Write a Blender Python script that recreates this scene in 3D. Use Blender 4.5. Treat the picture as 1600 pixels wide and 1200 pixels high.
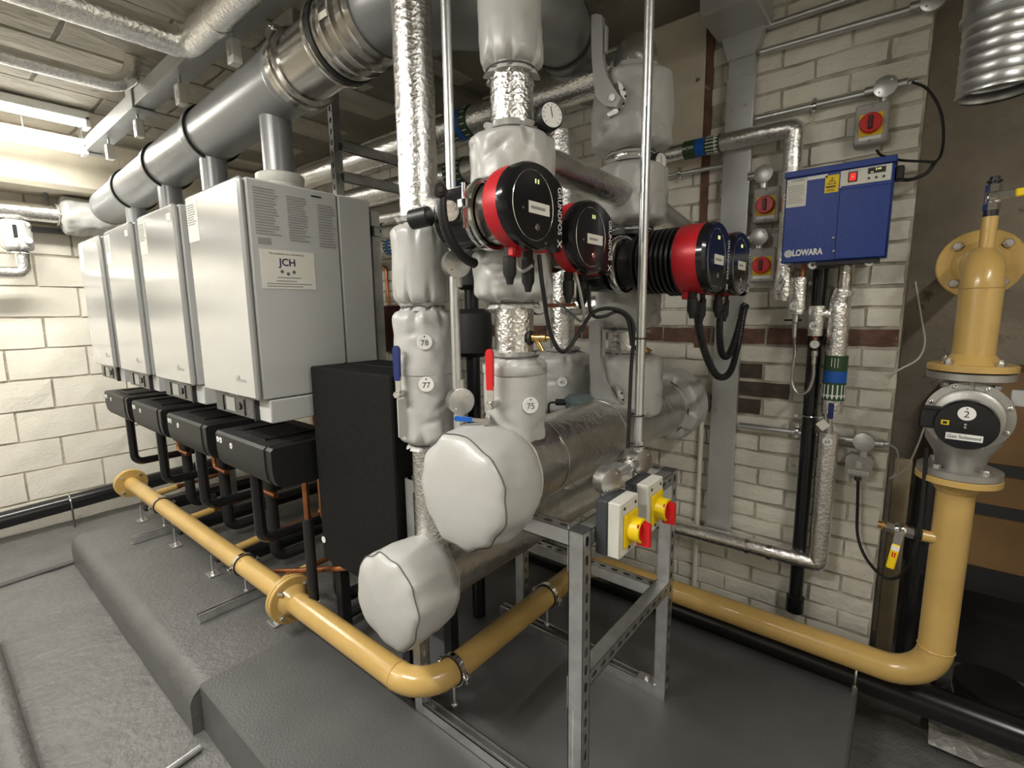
import bpy, math, random
from mathutils import Vector, Matrix, noise
random.seed(7)
for o in list(bpy.data.objects): bpy.data.objects.remove(o)
SC = bpy.context.scene; COL = SC.collection
V = Vector; PI = math.pi
X_, Y_, Z_ = V((1, 0, 0)), V((0, 1, 0)), V((0, 0, 1))

# ------------------------------------------------------------------ camera
FPX = 765.0; CAM = V((0, 0, 1.38))
az, pit, rol = map(math.radians, (-39.14, -8.52, -0.75))
FW = V((math.sin(az)*math.cos(pit), math.cos(az)*math.cos(pit), math.sin(pit)))
rt0 = V((math.cos(az), -math.sin(az), 0)); up0 = rt0.cross(FW)
RT = rt0*math.cos(rol) + up0*math.sin(rol); UP = up0*math.cos(rol) - rt0*math.sin(rol)
cd = bpy.data.cameras.new('camera'); cam = bpy.data.objects.new('camera', cd); COL.objects.link(cam)
cd.sensor_width = 36; cd.lens = FPX/1600*36; cd.clip_start = 0.02
m3 = Matrix((RT, UP, -FW)).transposed(); cam.matrix_world = Matrix.Translation(CAM) @ m3.to_4x4()
SC.camera = cam
# ------------------------------------------------------------------ world, lights, exposure
SC.view_settings.view_transform = 'Standard'; SC.view_settings.look = 'None'
SC.view_settings.gamma = 1; SC.view_settings.use_curve_mapping = False
SC.view_settings.exposure = 0.52
w = bpy.data.worlds.new('world'); SC.world = w; w.use_nodes = True
w.node_tree.nodes['Background'].inputs[0].default_value = (1, .95, .85, 1)
w.node_tree.nodes['Background'].inputs[1].default_value = 0.005
TUBE_POWER = 14.0; VIS_W = 14
LAMPS = [  # batten lamps of the room: centre, half length, axis, watts
    ((-1.40, -0.70, 2.50), 0.60, 'X', 48),
    ((-3.0, -1.6, 2.50), 0.75, 'X', 22),
    ((-3.1, -3.2, 2.50), 0.75, 'X', 18),
    ((0.95, 0.45, 2.50), 0.50, 'Y', 14),
]

def at(px, py, ax, val):           # where the sight line of a photo pixel meets a plane of the room
    d = FW + RT*((px-800)/FPX) - UP*((py-600)/FPX); i = 'XYZ'.index(ax)
    return CAM + d*((val-CAM[i])/d[i])

# ------------------------------------------------------------------ materials
MATS = {}
def pm(name, col, rough=.5, metal=0., var=.08, vs=6., bump=0., bs=60., spots=None, spot_t=.62, spot_s=9., coat=0., emit=0., crumple=0., cs=30., spec=.5, aniso=0., stretch=(1, 1, 1), spec_noise=0.):
    m = bpy.data.materials.new(name); m.use_nodes = True; nt = m.node_tree; N = nt.nodes; L = nt.links
    b = N['Principled BSDF']; g = N.new('ShaderNodeNewGeometry')
    mp = N.new('ShaderNodeMapping'); mp.inputs['Scale'].default_value = stretch; L.new(g.outputs['Position'], mp.inputs['Vector'])
    pos = mp.outputs['Vector']
    def nz(scale, det=4., rgh=.6):
        n = N.new('ShaderNodeTexNoise'); n.inputs['Scale'].default_value = scale; n.inputs['Detail'].default_value = det
        n.inputs['Roughness'].default_value = rgh; L.new(pos, n.inputs['Vector']); return n.outputs['Fac']
    c = col
    mix = N.new('ShaderNodeMix'); mix.data_type = 'RGBA'
    mix.inputs['A'].default_value = (*[max(0, x*(1-var)) for x in c], 1); mix.inputs['B'].default_value = (*[min(1, x*(1+var)) for x in c], 1)
    r = N.new('ShaderNodeMapRange'); r.inputs['From Min'].default_value = .3; r.inputs['From Max'].default_value = .7
    L.new(nz(vs), r.inputs['Value']); L.new(r.outputs['Result'], mix.inputs['Factor'])
    out = mix.outputs['Result']
    if spots:
        r2 = N.new('ShaderNodeMapRange'); r2.inputs['From Min'].default_value = spot_t; r2.inputs['From Max'].default_value = spot_t+.07
        L.new(nz(spot_s, 6., .65), r2.inputs['Value'])
        mx = N.new('ShaderNodeMix'); mx.data_type = 'RGBA'; L.new(r2.outputs['Result'], mx.inputs['Factor']); L.new(out, mx.inputs['A'])
        mx.inputs['B'].default_value = (*spots, 1); out = mx.outputs['Result']
    L.new(out, b.inputs['Base Color'])
    b.inputs['Roughness'].default_value = rough; b.inputs['Metallic'].default_value = metal
    b.inputs['Specular IOR Level'].default_value = spec
    if coat: b.inputs['Coat Weight'].default_value = coat; b.inputs['Coat Roughness'].default_value = .12
    if emit: b.inputs['Emission Color'].default_value = (*col, 1); b.inputs['Emission Strength'].default_value = emit
    nrm = None
    def addbump(h, s, dist):
        nonlocal nrm
        bp = N.new('ShaderNodeBump'); bp.inputs['Strength'].default_value = s; bp.inputs['Distance'].default_value = dist
        L.new(h, bp.inputs['Height'])
        if nrm: L.new(nrm, bp.inputs['Normal'])
        nrm = bp.outputs['Normal']
    if crumple:
        v = N.new('ShaderNodeTexVoronoi'); v.inputs['Scale'].default_value = cs; v.feature = 'F1'
        wv = N.new('ShaderNodeVectorMath'); wv.operation = 'ADD'
        nn = N.new('ShaderNodeTexNoise'); nn.inputs['Scale'].default_value = cs*.6; L.new(pos, nn.inputs['Vector'])
        sc = N.new('ShaderNodeVectorMath'); sc.operation = 'SCALE'; sc.inputs['Scale'].default_value = 1.4/cs
        L.new(nn.outputs['Color'], sc.inputs[0]); L.new(pos, wv.inputs[0]); L.new(sc.outputs[0], wv.inputs[1]); L.new(wv.outputs[0], v.inputs['Vector'])
        addbump(v.outputs['Distance'], crumple, .35/cs)
    if bump: addbump(nz(bs, 5., .6), bump, .6/bs)
    if nrm: L.new(nrm, b.inputs['Normal'])
    MATS[name] = m; return m

pm('painted_brick', (.78, .75, .665), .55, var=.09, vs=5, bump=.45, bs=45, spots=(.17, .13, .10), spot_t=.675, spot_s=11)
pm('painted_block', (.80, .765, .67), .6, var=.06, vs=4, bump=.4, bs=60, spots=(.38, .33, .27), spot_t=.71, spot_s=9)
pm('bare_brick', (.16, .085, .06), .8, var=.3, vs=20, bump=.6, bs=50, spots=(.5, .45, .36), spot_t=.63, spot_s=14)
pm('dark_brick', (.075, .055, .042), .8, var=.3, vs=20, bump=.6, bs=50)
pm('mortar', (.50, .465, .39), .85, var=.45, vs=9, bump=.6, bs=40)
pm('block_mortar', (.42, .38, .31), .85, var=.35, vs=7, bump=.5, bs=40)
pm('ceiling_paint', (.50, .465, .39), .75, var=.2, vs=5, bump=.9, bs=28, spots=(.1, .08, .06), spot_t=.66, spot_s=7, stretch=(1, .4, 1))
pm('ceiling_dark', (.27, .25, .205), .8, var=.2, vs=3, bump=.5, bs=30, spots=(.1, .08, .06), spot_t=.7, spot_s=7)
pm('cream_beam', (.68, .62, .50), .6, var=.08, vs=4, bump=.2, bs=30)
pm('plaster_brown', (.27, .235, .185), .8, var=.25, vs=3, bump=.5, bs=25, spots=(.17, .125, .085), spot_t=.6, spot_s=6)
pm('plinth_paint', (.11, .109, .106), .38, var=.1, vs=5, bump=.3, bs=40, spots=(.085, .084, .08), spot_t=.7, spot_s=5)
pm('floor_paint', (.135, .133, .127), .42, var=.12, vs=5, bump=.45, bs=24, spots=(.105, .103, .097), spot_t=.69, spot_s=6)
pm('slab_paint', (.098, .098, .098), .36, var=.08, vs=6, bump=.45, bs=120)
pm('foil', (.86, .855, .84), .2, 1., var=.05, vs=30, bump=.4, bs=260, crumple=.3, cs=80)
pm('foil_crumpled', (.86, .855, .84), .2, 1., var=.05, vs=30, bump=.45, bs=240, crumple=.55, cs=95)
pm('foil_dull', (.64, .62, .585), .28, 1., var=.1, vs=12, bump=.22, bs=200, crumple=.2, cs=40)
pm('jacket', (.47, .468, .447), .34, 0., var=.03, vs=9, bump=.08, bs=90, spec=.6)
pm('thread', (.10, .10, .095), .8)
pm('boiler_white', (.52, .525, .515), .42, 0., var=.015, vs=3, spec=.5)
pm('boiler_front', (.62, .625, .62), .2, .55, var=.015, vs=2)
pm('boiler_grey', (.50, .51, .52), .45, 0., var=.02, vs=3)
pm('collar_grey', (.62, .62, .57), .45)
pm('paper', (.78, .76, .69), .6, var=.03, vs=5)
pm('print_grey', (.30, .30, .29), .7); pm('print_black', (.02, .02, .022), .6)
pm('ink_blue', (.02, .025, .07), .6)
pm('black_plastic', (.012, .012, .013), .42, var=.15, vs=12, bump=.05, bs=120)
pm('cover_black', (.02, .0198, .019), .5, var=.2, vs=40, bump=.15, bs=140)
pm('black_foam', (.008, .0079, .0076), .75, var=.35, vs=50, bump=.3, bs=160, spots=(.03, .029, .026), spot_t=.72, spot_s=60, spec=.2)
pm('black_gloss', (.01, .01, .012), .16, var=.1)
pm('black_pipe', (.01, .01, .011), .22, var=.2, vs=8)
pm('rubber', (.012, .012, .012), .6)
pm('display_dark', (.055, .055, .055), .2, var=.4, vs=30)
pm('display_glass', (.30, .31, .29), .15)
pm('flue_grey', (.25, .255, .26), .32, .3, var=.07, vs=4)
pm('flue_seal', (.012, .012, .012), .5)
pm('stainless', (.50, .485, .46), .2, 1., var=.08, vs=6, bump=.04, bs=60)
pm('galvanised', (.60, .61, .61), .35, .9, var=.2, vs=14, bump=.06, bs=80)
pm('galv_light', (.66, .67, .67), .34, .9, var=.1, vs=14, bump=.05, bs=80)
pm('galv_sheet', (.58, .59, .59), .4, .7, var=.08, vs=6)
pm('zinc_cast', (.60, .59, .57), .33, .95, var=.12, vs=25, bump=.15, bs=90)
pm('chrome', (.75, .74, .72), .15, 1.)
pm('gas_yellow', (.55, .36, .115), .28, 0., var=.1, vs=5, bump=.06, bs=50, spots=(.26, .135, .04), spot_t=.665, spot_s=10, coat=.3)
pm('copper', (.55, .22, .10), .35, 1., var=.25, vs=20)
pm('brass', (.62, .40, .15), .3, 1., var=.15, vs=30)
pm('red_pump', (.55, .015, .025), .38, .1, var=.05); pm('red_handle', (.62, .012, .014), .35, var=.05)
pm('red_lit', (.8, .02, .015), .3, emit=.5)
pm('blue_handle', (.012, .025, .14), .4); pm('blue_band', (.01, .11, .48), .45); pm('green_band', (.03, .075, .03), .5)
pm('navy', (.008, .035, .22), .33, .15, var=.12, vs=70, bump=.25, bs=190)
pm('white_plastic', (.80, .80, .77), .4); pm('cream_plastic', (.66, .65, .59), .4); pm('grey_plastic', (.40, .39, .36), .45, var=.05)
pm('slate_plastic', (.05, .055, .062), .45)
pm('yellow_plastic', (.85, .60, .005), .4); pm('yellow_sticker', (.85, .60, .01), .5)
pm('aluminium_cast', (.42, .41, .385), .42, .7, var=.1, vs=20, bump=.1, bs=90)
pm('lever_grey', (.43, .43, .42), .42, .3, var=.04)
pm('teal_case', (.11, .145, .14), .5, var=.1)
pm('brown_board', (.17, .095, .035), .55, var=.15, vs=5); pm('pale_timber', (.42, .35, .24), .6, var=.2, vs=8)
pm('maroon', (.06, .008, .006), .4); pm('tube_glow', (1, .97, .88), .5, emit=TUBE_POWER)
pm('lcd', (.7, .72, .25), .5, emit=1.2); pm('clear_glass', (.85, .85, .83), .06)
pm('polythene', (.45, .45, .43), .15, .3, bump=.5, bs=60, crumple=.8, cs=18)
pm('bucket_black', (.012, .012, .012), .5)
pm('hose_braid', (.5, .49, .46), .35, 1., var=.2, vs=300)
pm('steel_frame_dark', (.12, .12, .12), .45, .6)

# ------------------------------------------------------------------ mesh building
WL = {}
def frame(n, up=Z_):
    n = V(n).normalized(); u = V(up)
    if abs(n.dot(u)) > .98: u = Y_
    r = u.cross(n).normalized(); return r, n.cross(r).normalized(), n
def fillet(pts, rad, n=8):
    pts = [V(p) for p in pts]; out = [pts[0]]
    for i in range(1, len(pts)-1):
        a, b, c = pts[i-1], pts[i], pts[i+1]; d1 = (a-b).normalized(); d2 = (c-b).normalized()
        ang = d1.angle(d2)
        if ang > 3.1: out.append(b); continue
        t = min(rad/math.tan(ang/2), (a-b).length*.49 if i > 1 else (a-b).length*.98, (c-b).length*.49 if i < len(pts)-2 else (c-b).length*.98)
        p, q = b+d1*t, b+d2*t
        rr = t*math.tan(ang/2); ctr = b+(d1+d2).normalized()*(rr/math.sin(ang/2))
        for k in range(n+1):
            s = k/n; v = (p-ctr).normalized().slerp((q-ctr).normalized(), s); out.append(ctr+v*rr)
    out.append(pts[-1]); return out
def spline(pts, n=8):
    pts = [V(p) for p in pts]; P = [pts[0]*2-pts[1]]+pts+[pts[-1]*2-pts[-2]]; out = []
    for i in range(1, len(P)-2):
        a, b, c, d = P[i-1:i+3]
        for k in range(n):
            t = k/n; out.append(.5*((2*b)+(c-a)*t+(2*a-5*b+4*c-d)*t*t+(3*b-a-3*c+d)*t**3))
    out.append(pts[-1]); return out

class MB:
    def __init__(s): s.v = []; s.f = []
    def add(s, vs, fs):
        k = len(s.v); s.v += [V(p) for p in vs]; s.f += [tuple(i+k for i in f) for f in fs]; return s
    def box(s, x0, x1, y0, y1, z0, z1, b=0.):
        return s.obox(V(((x0+x1)/2, (y0+y1)/2, (z0+z1)/2)), (abs(x1-x0), abs(y1-y0), abs(z1-z0)), None, b)
    def obox(s, c, size, R=None, b=0.):
        hx, hy, hz = [q/2 for q in size]; c = V(c)
        ax = (X_, Y_, Z_) if R is None else R
        def P(x, y, z): return c+ax[0]*x+ax[1]*y+ax[2]*z
        if b <= 0:
            vs = [P(x*hx, y*hy, z*hz) for x in (-1, 1) for y in (-1, 1) for z in (-1, 1)]
            return s.add(vs, [(0, 1, 3, 2), (4, 6, 7, 5), (0, 4, 5, 1), (2, 3, 7, 6), (0, 2, 6, 4), (1, 5, 7, 3)])
        b = min(b, hx*.9, hy*.9, hz*.9); vs = []; idx = {}
        for x in (-1, 1):
            for y in (-1, 1):
                for z in (-1, 1):
                    for a in range(3):
                        q = [x*(hx-b), y*(hy-b), z*(hz-b)]; q[a] += (x, y, z)[a]*b
                        idx[(x, y, z, a)] = len(vs); vs.append(P(*q))
        fs = []
        for a in range(3):
            o = [(1, 2), (2, 0), (0, 1)][a]
            for sg in (-1, 1):
                f = []
                for (p, q) in ((-1, -1), (1, -1), (1, 1), (-1, 1)):
                    t = [0, 0, 0]; t[a] = sg; t[o[0]] = p; t[o[1]] = q; f.append(idx[(*t, a)])
                fs.append(tuple(f if sg > 0 else f[::-1]))
        for a in range(3):
            p, q = [(1, 2), (2, 0), (0, 1)][a]
            for sp in (-1, 1):
                for sq in (-1, 1):
                    t0 = [0, 0, 0]; t0[p] = sp; t0[q] = sq; t1 = list(t0); t0[a] = -1; t1[a] = 1
                    fs.append((idx[(*t0, p)], idx[(*t1, p)], idx[(*t1, q)], idx[(*t0, q)]))
        for x in (-1, 1):
            for y in (-1, 1):
                for z in (-1, 1): fs.append(tuple(idx[(x, y, z, a)] for a in range(3)))
        return s.add(vs, fs)
    def lathe(s, prof, o, d, seg=24, fn=None, closed=False):
        o = V(o); d = V(d).normalized(); r, u, _ = frame(d); vs = []; fs = []; n = len(prof)
        for j, (rad, h) in enumerate(prof):
            for i in range(seg):
                th = 2*PI*i/seg; rr, hh = (rad, h) if fn is None else fn(rad, h, th, j)
                vs.append(o+d*hh+(r*math.cos(th)+u*math.sin(th))*rr)
        for j in range(n-1):
            for i in range(seg): a = j*seg+i; b = j*seg+(i+1) % seg; fs.append((a, b, b+seg, a+seg))
        if not closed:
            if prof[0][0] > 1e-6: fs.append(tuple(range(seg))[::-1])
            if prof[-1][0] > 1e-6: fs.append(tuple(range((n-1)*seg, n*seg)))
        return s.add(vs, fs)
    def cyl(s, p0, p1, r, r2=None, seg=20):
        p0 = V(p0); p1 = V(p1); L = (p1-p0).length
        return s.lathe([(r, 0), (r if r2 is None else r2, L)], p0, p1-p0, seg)
    def disc(s, c, n, r, t, seg=24, b=0.):
        pr = [(r, 0), (r, t)] if not b else [(r, 0), (r, t-b), (r-b, t)]
        return s.lathe(pr, c, n, seg)
    def hexa(s, c, n, r, t): return s.lathe([(r, 0), (r, t*.8), (r*.85, t)], c, n, 6)
    def tube(s, path, r, seg=14, caps=True, closed=False, fn=None):
        P = [V(p) for p in path]; n = len(P); vs = []; fs = []
        t0 = (P[1]-P[0]).normalized(); a, b, _ = frame(t0); prevt = t0
        for j in range(n):
            if closed: t = (P[(j+1) % n]-P[j-1]).normalized()
            elif j == 0: t = t0
            elif j == n-1: t = (P[-1]-P[-2]).normalized()
            else: t = ((P[j+1]-P[j]).normalized()+(P[j]-P[j-1]).normalized()).normalized()
            q = prevt.rotation_difference(t); a = q @ a; b = q @ b; prevt = t
            for i in range(seg):
                th = 2*PI*i/seg; rr = r if fn is None else fn(j, th, r)
                vs.append(P[j]+(a*math.cos(th)+b*math.sin(th))*rr)
        for j in range(n if closed else n-1):
            for i in range(seg):
                k = (j+1) % n; fs.append((j*seg+i, j*seg+(i+1) % seg, k*seg+(i+1) % seg, k*seg+i))
        if caps and not closed: fs += [tuple(range(seg))[::-1], tuple(range((n-1)*seg, n*seg))]
        return s.add(vs, fs)
    def ring(s, c, n, R, r, seg=36, ts=8):
        a, b, _ = frame(n); c = V(c)
        return s.tube([c+(a*math.cos(2*PI*i/seg)+b*math.sin(2*PI*i/seg))*R for i in range(seg)], r, ts, closed=True)
    def prism(s, poly, o, a, b, d):     # polygon in the plane (a, b) at o, pushed along the vector d
        o = V(o); n = len(poly); d = V(d)
        vs = [o+a*p+b*q for p, q in poly]; vs += [x+d for x in vs]
        fs = [tuple(range(n))[::-1], tuple(range(n, 2*n))]+[(i, (i+1) % n, n+(i+1) % n, n+i) for i in range(n)]
        return s.add(vs, fs)
    def loft(s, polys):                  # stack of equal length outlines (lists of points)
        n = len(polys[0]); vs = [p for q in polys for p in q]; fs = []
        for j in range(len(polys)-1):
            for i in range(n): a = j*n+i; b = j*n+(i+1) % n; fs.append((a, b, b+n, a+n))
        fs += [tuple(range(n))[::-1], tuple(range((len(polys)-1)*n, len(polys)*n))]
        return s.add(vs, fs)
    def slotted(s, o, u, v, L, W, pitch=.05, sl=.028, sw=.0135):
        o = V(o); n = max(1, int(round(L/pitch))); p = L/n
        for k in range(n):
            c = o+u*(p*(k+.5)); a = p/2; b = W/2
            outer = [(a, 0), (a, b), (a*.5, b), (0, b), (-a*.5, b), (-a, b), (-a, 0), (-a, -b), (-a*.5, -b), (0, -b), (a*.5, -b), (a, -b)]
            h = sw/2; q = sl/2-h
            inner = [(q+h, 0), (q+h*.7, h*.7), (q, h), (0, h), (-q, h), (-q-h*.7, h*.7), (-q-h, 0), (-q-h*.7, -h*.7), (-q, -h), (0, -h), (q, -h), (q+h*.7, -h*.7)]
            s.add([c+u*x+v*y for x, y in outer]+[c+u*x+v*y for x, y in inner], [(i, (i+1) % 12, 12+(i+1) % 12, 12+i) for i in range(12)])
        return s
    def channel(s, p0, p1, back, W=.041, D=.041, t=.0025, slots=True):   # strut channel, slotted back wall towards 'back'
        p0 = V(p0); p1 = V(p1); u = (p1-p0); L = u.length; u.normalize(); n = V(back).normalized(); v = n.cross(u)
        if slots:
            s.slotted(p0+n*(D/2), u, v, L, W); s.slotted(p0+n*(D/2-t), u, v, L, W)
        else: s.obox((p0+p1)/2+n*(D/2-t/2), (L, W, t), (u, v, n))
        for sg in (-1, 1):
            s.obox((p0+p1)/2+v*sg*(W/2-t/2), (L, t, D), (u, v, n))
            s.obox((p0+p1)/2+v*sg*(W/2-.0055)-n*(D/2-t/2), (L, .011, t), (u, v, n))
        return s
    def build(s, name, mat, parent=None, label=None, cat=None, group=None, kind=None, sharp=38):
        me = bpy.data.meshes.new(name)
        if parent is not None: o0 = WL[parent]
        else:
            xs = [p.x for p in s.v]; ys = [p.y for p in s.v]; o0 = V(((min(xs)+max(xs))/2, (min(ys)+max(ys))/2, min(p.z for p in s.v)))
        me.from_pydata([p-o0 for p in s.v], [], s.f)
        me.polygons.foreach_set('use_smooth', [True]*len(me.polygons)); me.set_sharp_from_angle(angle=math.radians(sharp))
        me.materials.append(MATS[mat]); me.update()
        o = bpy.data.objects.new(name, me); COL.objects.link(o)
        if parent is not None: o.parent = parent
        else: o.location = o0
        WL[o] = V(o0); tag(o, label, cat, group, kind); return o
def tag(o, label=None, cat=None, group=None, kind=None):
    if label: o['label'] = label
    if cat: o['category'] = cat
    if group: o['group'] = group
    if kind: o['kind'] = kind
def thing(name, label, cat, loc, group=None, kind=None):
    o = bpy.data.objects.new(name, None); o.empty_display_size = .05; COL.objects.link(o); o.location = loc; WL[o] = V(loc)
    tag(o, label, cat, group, kind); return o
def copy_tree(o, parent=None, shift=V((0, 0, 0)), skip=()):
    c = o.copy(); COL.objects.link(c)
    if parent is None: c.location = o.location+shift; WL[c] = WL[o]+shift
    else: c.parent = parent; WL[c] = WL[parent]
    for ch in list(o.children):
        if ch.name.split('.')[0] in skip or ch.get('once'): continue
        copy_tree(ch, c)
    return c
def text(body, c, right, up, size, mat, parent, name='lettering', lift=.0006, width=None, bold=0.):
    cu = bpy.data.curves.new('t', 'FONT'); cu.body = body; cu.size = size; cu.align_x = 'CENTER'; cu.align_y = 'CENTER'; cu.offset = bold
    cu.resolution_u = 3
    ob = bpy.data.objects.new('t', cu); me = bpy.data.meshes.new_from_object(ob)
    n = V(right).cross(V(up)); mb = MB(); k = 1.
    if width:
        xs = [v.co.x for v in me.vertices]; k = width/(max(xs)-min(xs))
    mb.add([V(c)+V(right)*v.co.x*k+V(up)*v.co.y+n*lift for v in me.vertices], [tuple(p.vertices) for p in me.polygons])
    bpy.data.objects.remove(ob); bpy.data.curves.remove(cu); bpy.data.meshes.remove(me)
    return mb.build(name, mat, parent)
def patch(c, right, up, w, h, mat, parent, name, t=.001):
    n = V(right).cross(V(up)); return MB().obox(V(c)+n*(t/2), (w, h, t), (V(right), V(up), n)).build(name, mat, parent)
def print_lines(c, right, up, w, h, rows, mat, parent, name='printed_text', seed=0, fill=.5):
    rnd = random.Random(seed); mb = MB(); n = V(right).cross(V(up)); p = h/rows
    for k in range(rows):
        q = w*rnd.uniform(.72, 1.); mb.obox(V(c)+V(up)*(h/2-p*(k+.5))+V(right)*((q-w)/2)+n*.0013, (q, p*fill, .0004), (V(right), V(up), n))
    return mb.build(name, mat, parent)


def batten(label, c, half, ax, watts, vis=True):
    c = V(c); a = X_ if ax == 'X' else Y_; b = Z_.cross(a)
    t = thing('batten_lamp', label, 'lamp', c, 'ceiling batten lamps')
    MB().obox(c+Z_*.035, (half*2, .10, .05), (a, b, Z_), .004).build('body', 'white_plastic', t)
    MB().obox(c-Z_*.002, (half*2-.05, .085, .03), (a, b, Z_), .012).build('tube', 'tube_glow', t)
    for sg in (-1, 1): MB().obox(c+a*sg*(half-.012), (.024, .10, .06), (a, b, Z_), .003).build('tube_holder', 'white_plastic', t)
    for sg in (-1, 1): MB().cyl(c+a*sg*half*.6+Z_*.06, V((c.x, c.y, 0))+a*sg*half*.6+Z_*2.625, .004, seg=8).build('hanger', 'galvanised', t)
    ld = bpy.data.lights.new('lamp_light', 'AREA'); ld.shape = 'RECTANGLE'; ld.size = half*2; ld.size_y = .08; ld.energy = watts; ld.color = (1, .965, .90)
    lo = bpy.data.objects.new('lamp_light', ld); COL.objects.link(lo); lo.parent = t
    lo.location = V((0, 0, -.02)); lo.rotation_euler = (0, 0, 0 if ax == 'X' else PI/2)
    return t
# ------------------------------------------------------------------ the setting
YB, XL, ZC, ZF = 2.30, -5.0, 2.62, -.20     # back wall, left wall, ceiling, lower floor
def rough_grid(x0, x1, y0, y1, nx, ny, z, amp, sc):
    mb = MB(); vs = []; fs = []
    for j in range(ny+1):
        for i in range(nx+1):
            x = x0+(x1-x0)*i/nx; y = y0+(y1-y0)*j/ny
            h = noise.noise(V((x*sc, y*sc, 3)))+.5*noise.noise(V((x*sc*2.7, y*sc*2.7, 9)))
            vs.append((x, y, z+amp*h))
    for j in range(ny):
        for i in range(nx): a = j*(nx+1)+i; fs.append((a, a+1, a+nx+2, a+nx+1))
    return mb.add(vs, fs)
fl = rough_grid(XL, 1.7, -4.2, 2.95, 190, 200, ZF, .006, 5)
fl.build('floor', 'floor_paint', kind='structure', label='rough grey painted concrete floor', sharp=60)
pp = [(.50, ZF-.02)]+[(.50+.075*(1-math.cos(t*PI/16)), -.012-.075+.075*math.sin(t*PI/16)) for t in range(9)]+[(2.29, -.012), (2.29, ZF-.02)]
def plinth_ring(x, ins):
    return [V((x, y+(ins if i < 10 else 0), z-(ins if 0 < i < 11 else 0))) for i, (y, z) in enumerate(pp)]
MB().loft([plinth_ring(-4.12, .05), plinth_ring(-4.105, .022), plinth_ring(-4.07, 0)]+[plinth_ring(-4.07+2.085*k/24, .004*noise.noise(V((k*.9, 3, 1)))) for k in range(1, 25)]).build('floor_plinth', 'plinth_paint', kind='structure', label='grey painted concrete plinth with rounded edge under the boilers')
MB().box(-1.985, -.042, .535, 2.29, ZF-.02, 0, .008).build('floor_plinth', 'slab_paint', kind='structure', label='speckled grey plinth slab under the pump frame')
# back wall of painted bricks, each brick its own piece
wb = MB().box(XL-.1, -.027, YB, YB+.12, ZF-.1, ZC).build('wall_back', 'mortar', kind='structure', label='cream painted brick wall behind the pipework')
def brick_mesh(name, w, h, d, mat, seed, j=.0022):
    r = random.Random(seed); vs = []; fs = []
    nx, nz = 4, 2
    for kx in range(nx+1):
        for kz in range(nz+1):
            e = (kx in (0, nx)) or (kz in (0, nz))
            x = -w/2+w*kx/nx; z = -h/2+h*kz/nz
            if e: x *= (1-.006/w*2*(kx in (0, nx))); z *= (1-.005/h*2*(kz in (0, nz)))
            vs.append((x+r.uniform(-j, j), -d+r.uniform(-j, j)*(.8 if not e else .5)+(.0025 if e else 0), z+r.uniform(-j, j)))
    G = lambda a, b: a*(nz+1)+b
    for a in range(nx):
        for b in range(nz): fs.append((G(a, b), G(a+1, b), G(a+1, b+1), G(a, b+1)))
    rim = [G(a, 0) for a in range(nx+1)]+[G(nx, b) for b in range(1, nz+1)]+[G(a, nz) for a in range(nx-1, -1, -1)]+[G(0, b) for b in range(nz-1, 0, -1)]
    k = len(vs)
    for i in rim: x, y, z = vs[i]; vs.append((x*1.0+.002*(1 if x > 0 else -1), .004, z+.0015*(1 if z > 0 else -1)))
    m = len(rim)
    for i in range(m): fs.append((rim[(i+1) % m], rim[i], k+i, k+(i+1) % m))
    me = bpy.data.meshes.new(name); me.from_pydata(vs, [], fs); me.materials.append(MATS[mat]); me.update(); return me
CP = .0775
BV = [brick_mesh('brick', .2242, .0738, .009, 'painted_brick', s) for s in range(8)]
BH = [brick_mesh('brick', .110, .0748, .009, 'painted_brick', s+50) for s in range(4)]
BB = [brick_mesh('brick', .2242, .0738, .008, 'bare_brick', s+90) for s in range(3)]
BD = [brick_mesh('brick', .220, .074, .008, 'dark_brick', s+120) for s in range(2)]
rest = MB(); nb = 0
zb = 1.2595 - CP*17                     # bare course centred on z = 1.26
course = 0; z = zb
while z < ZC-.03:
    off = 0 if course % 2 else .1125
    x = -.03-.108-off
    if off:
        o = bpy.data.objects.new('brick', random.choice(BH)); o.parent = wb; o.location = V((-.03-.055, YB, z))-WL[wb]; COL.objects.link(o)
    while x > -3.6:
        jit = V((random.uniform(-.003, .003), random.uniform(-.003, .003), random.uniform(-.003, .003)))
        me = random.choice(BV)
        if abs(z-1.2595) < .01: me = random.choice(BB)
        elif (abs(x+.50) < .12 and .93 < z < 1.11) or random.random() < .004: me = random.choice(BD)
        if -1.1 < x < -.72 and z > 1.97: me = None        # the boarded stretch
        if x < -2.04:
            if me:
                lo = V((x, YB, z))+jit; rest.add([lo+v.co for v in me.vertices], [tuple(p.vertices) for p in me.polygons])
        elif me:
            o = bpy.data.objects.new('brick', me); o.parent = wb; o.location = V((x, YB, z))+jit-WL[wb]; COL.objects.link(o); nb += 1
        x -= .2255
    z += CP; course += 1
rest.build('brick', 'painted_brick', wb, kind='stuff')
MB().box(-1.075, -.775, YB-.022, YB, 1.98, ZC, .002).build('wall_board', 'cream_beam', wb, label='cream flush board screwed to the wall')
for (x, z) in ((-.80, 2.05), (-.80, 2.35), (-.94, 2.3), (-1.03, 2.05)): MB().disc((x, YB-.022, z), -Y_, .009, .004).build('screw_head', 'zinc_cast', wb)
MB().box(-.775, -.742, YB-.012, YB, 1.2, ZC).build('mortar_strip', 'bare_brick', wb, label='rusty brown vertical strip beside the board')
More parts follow.
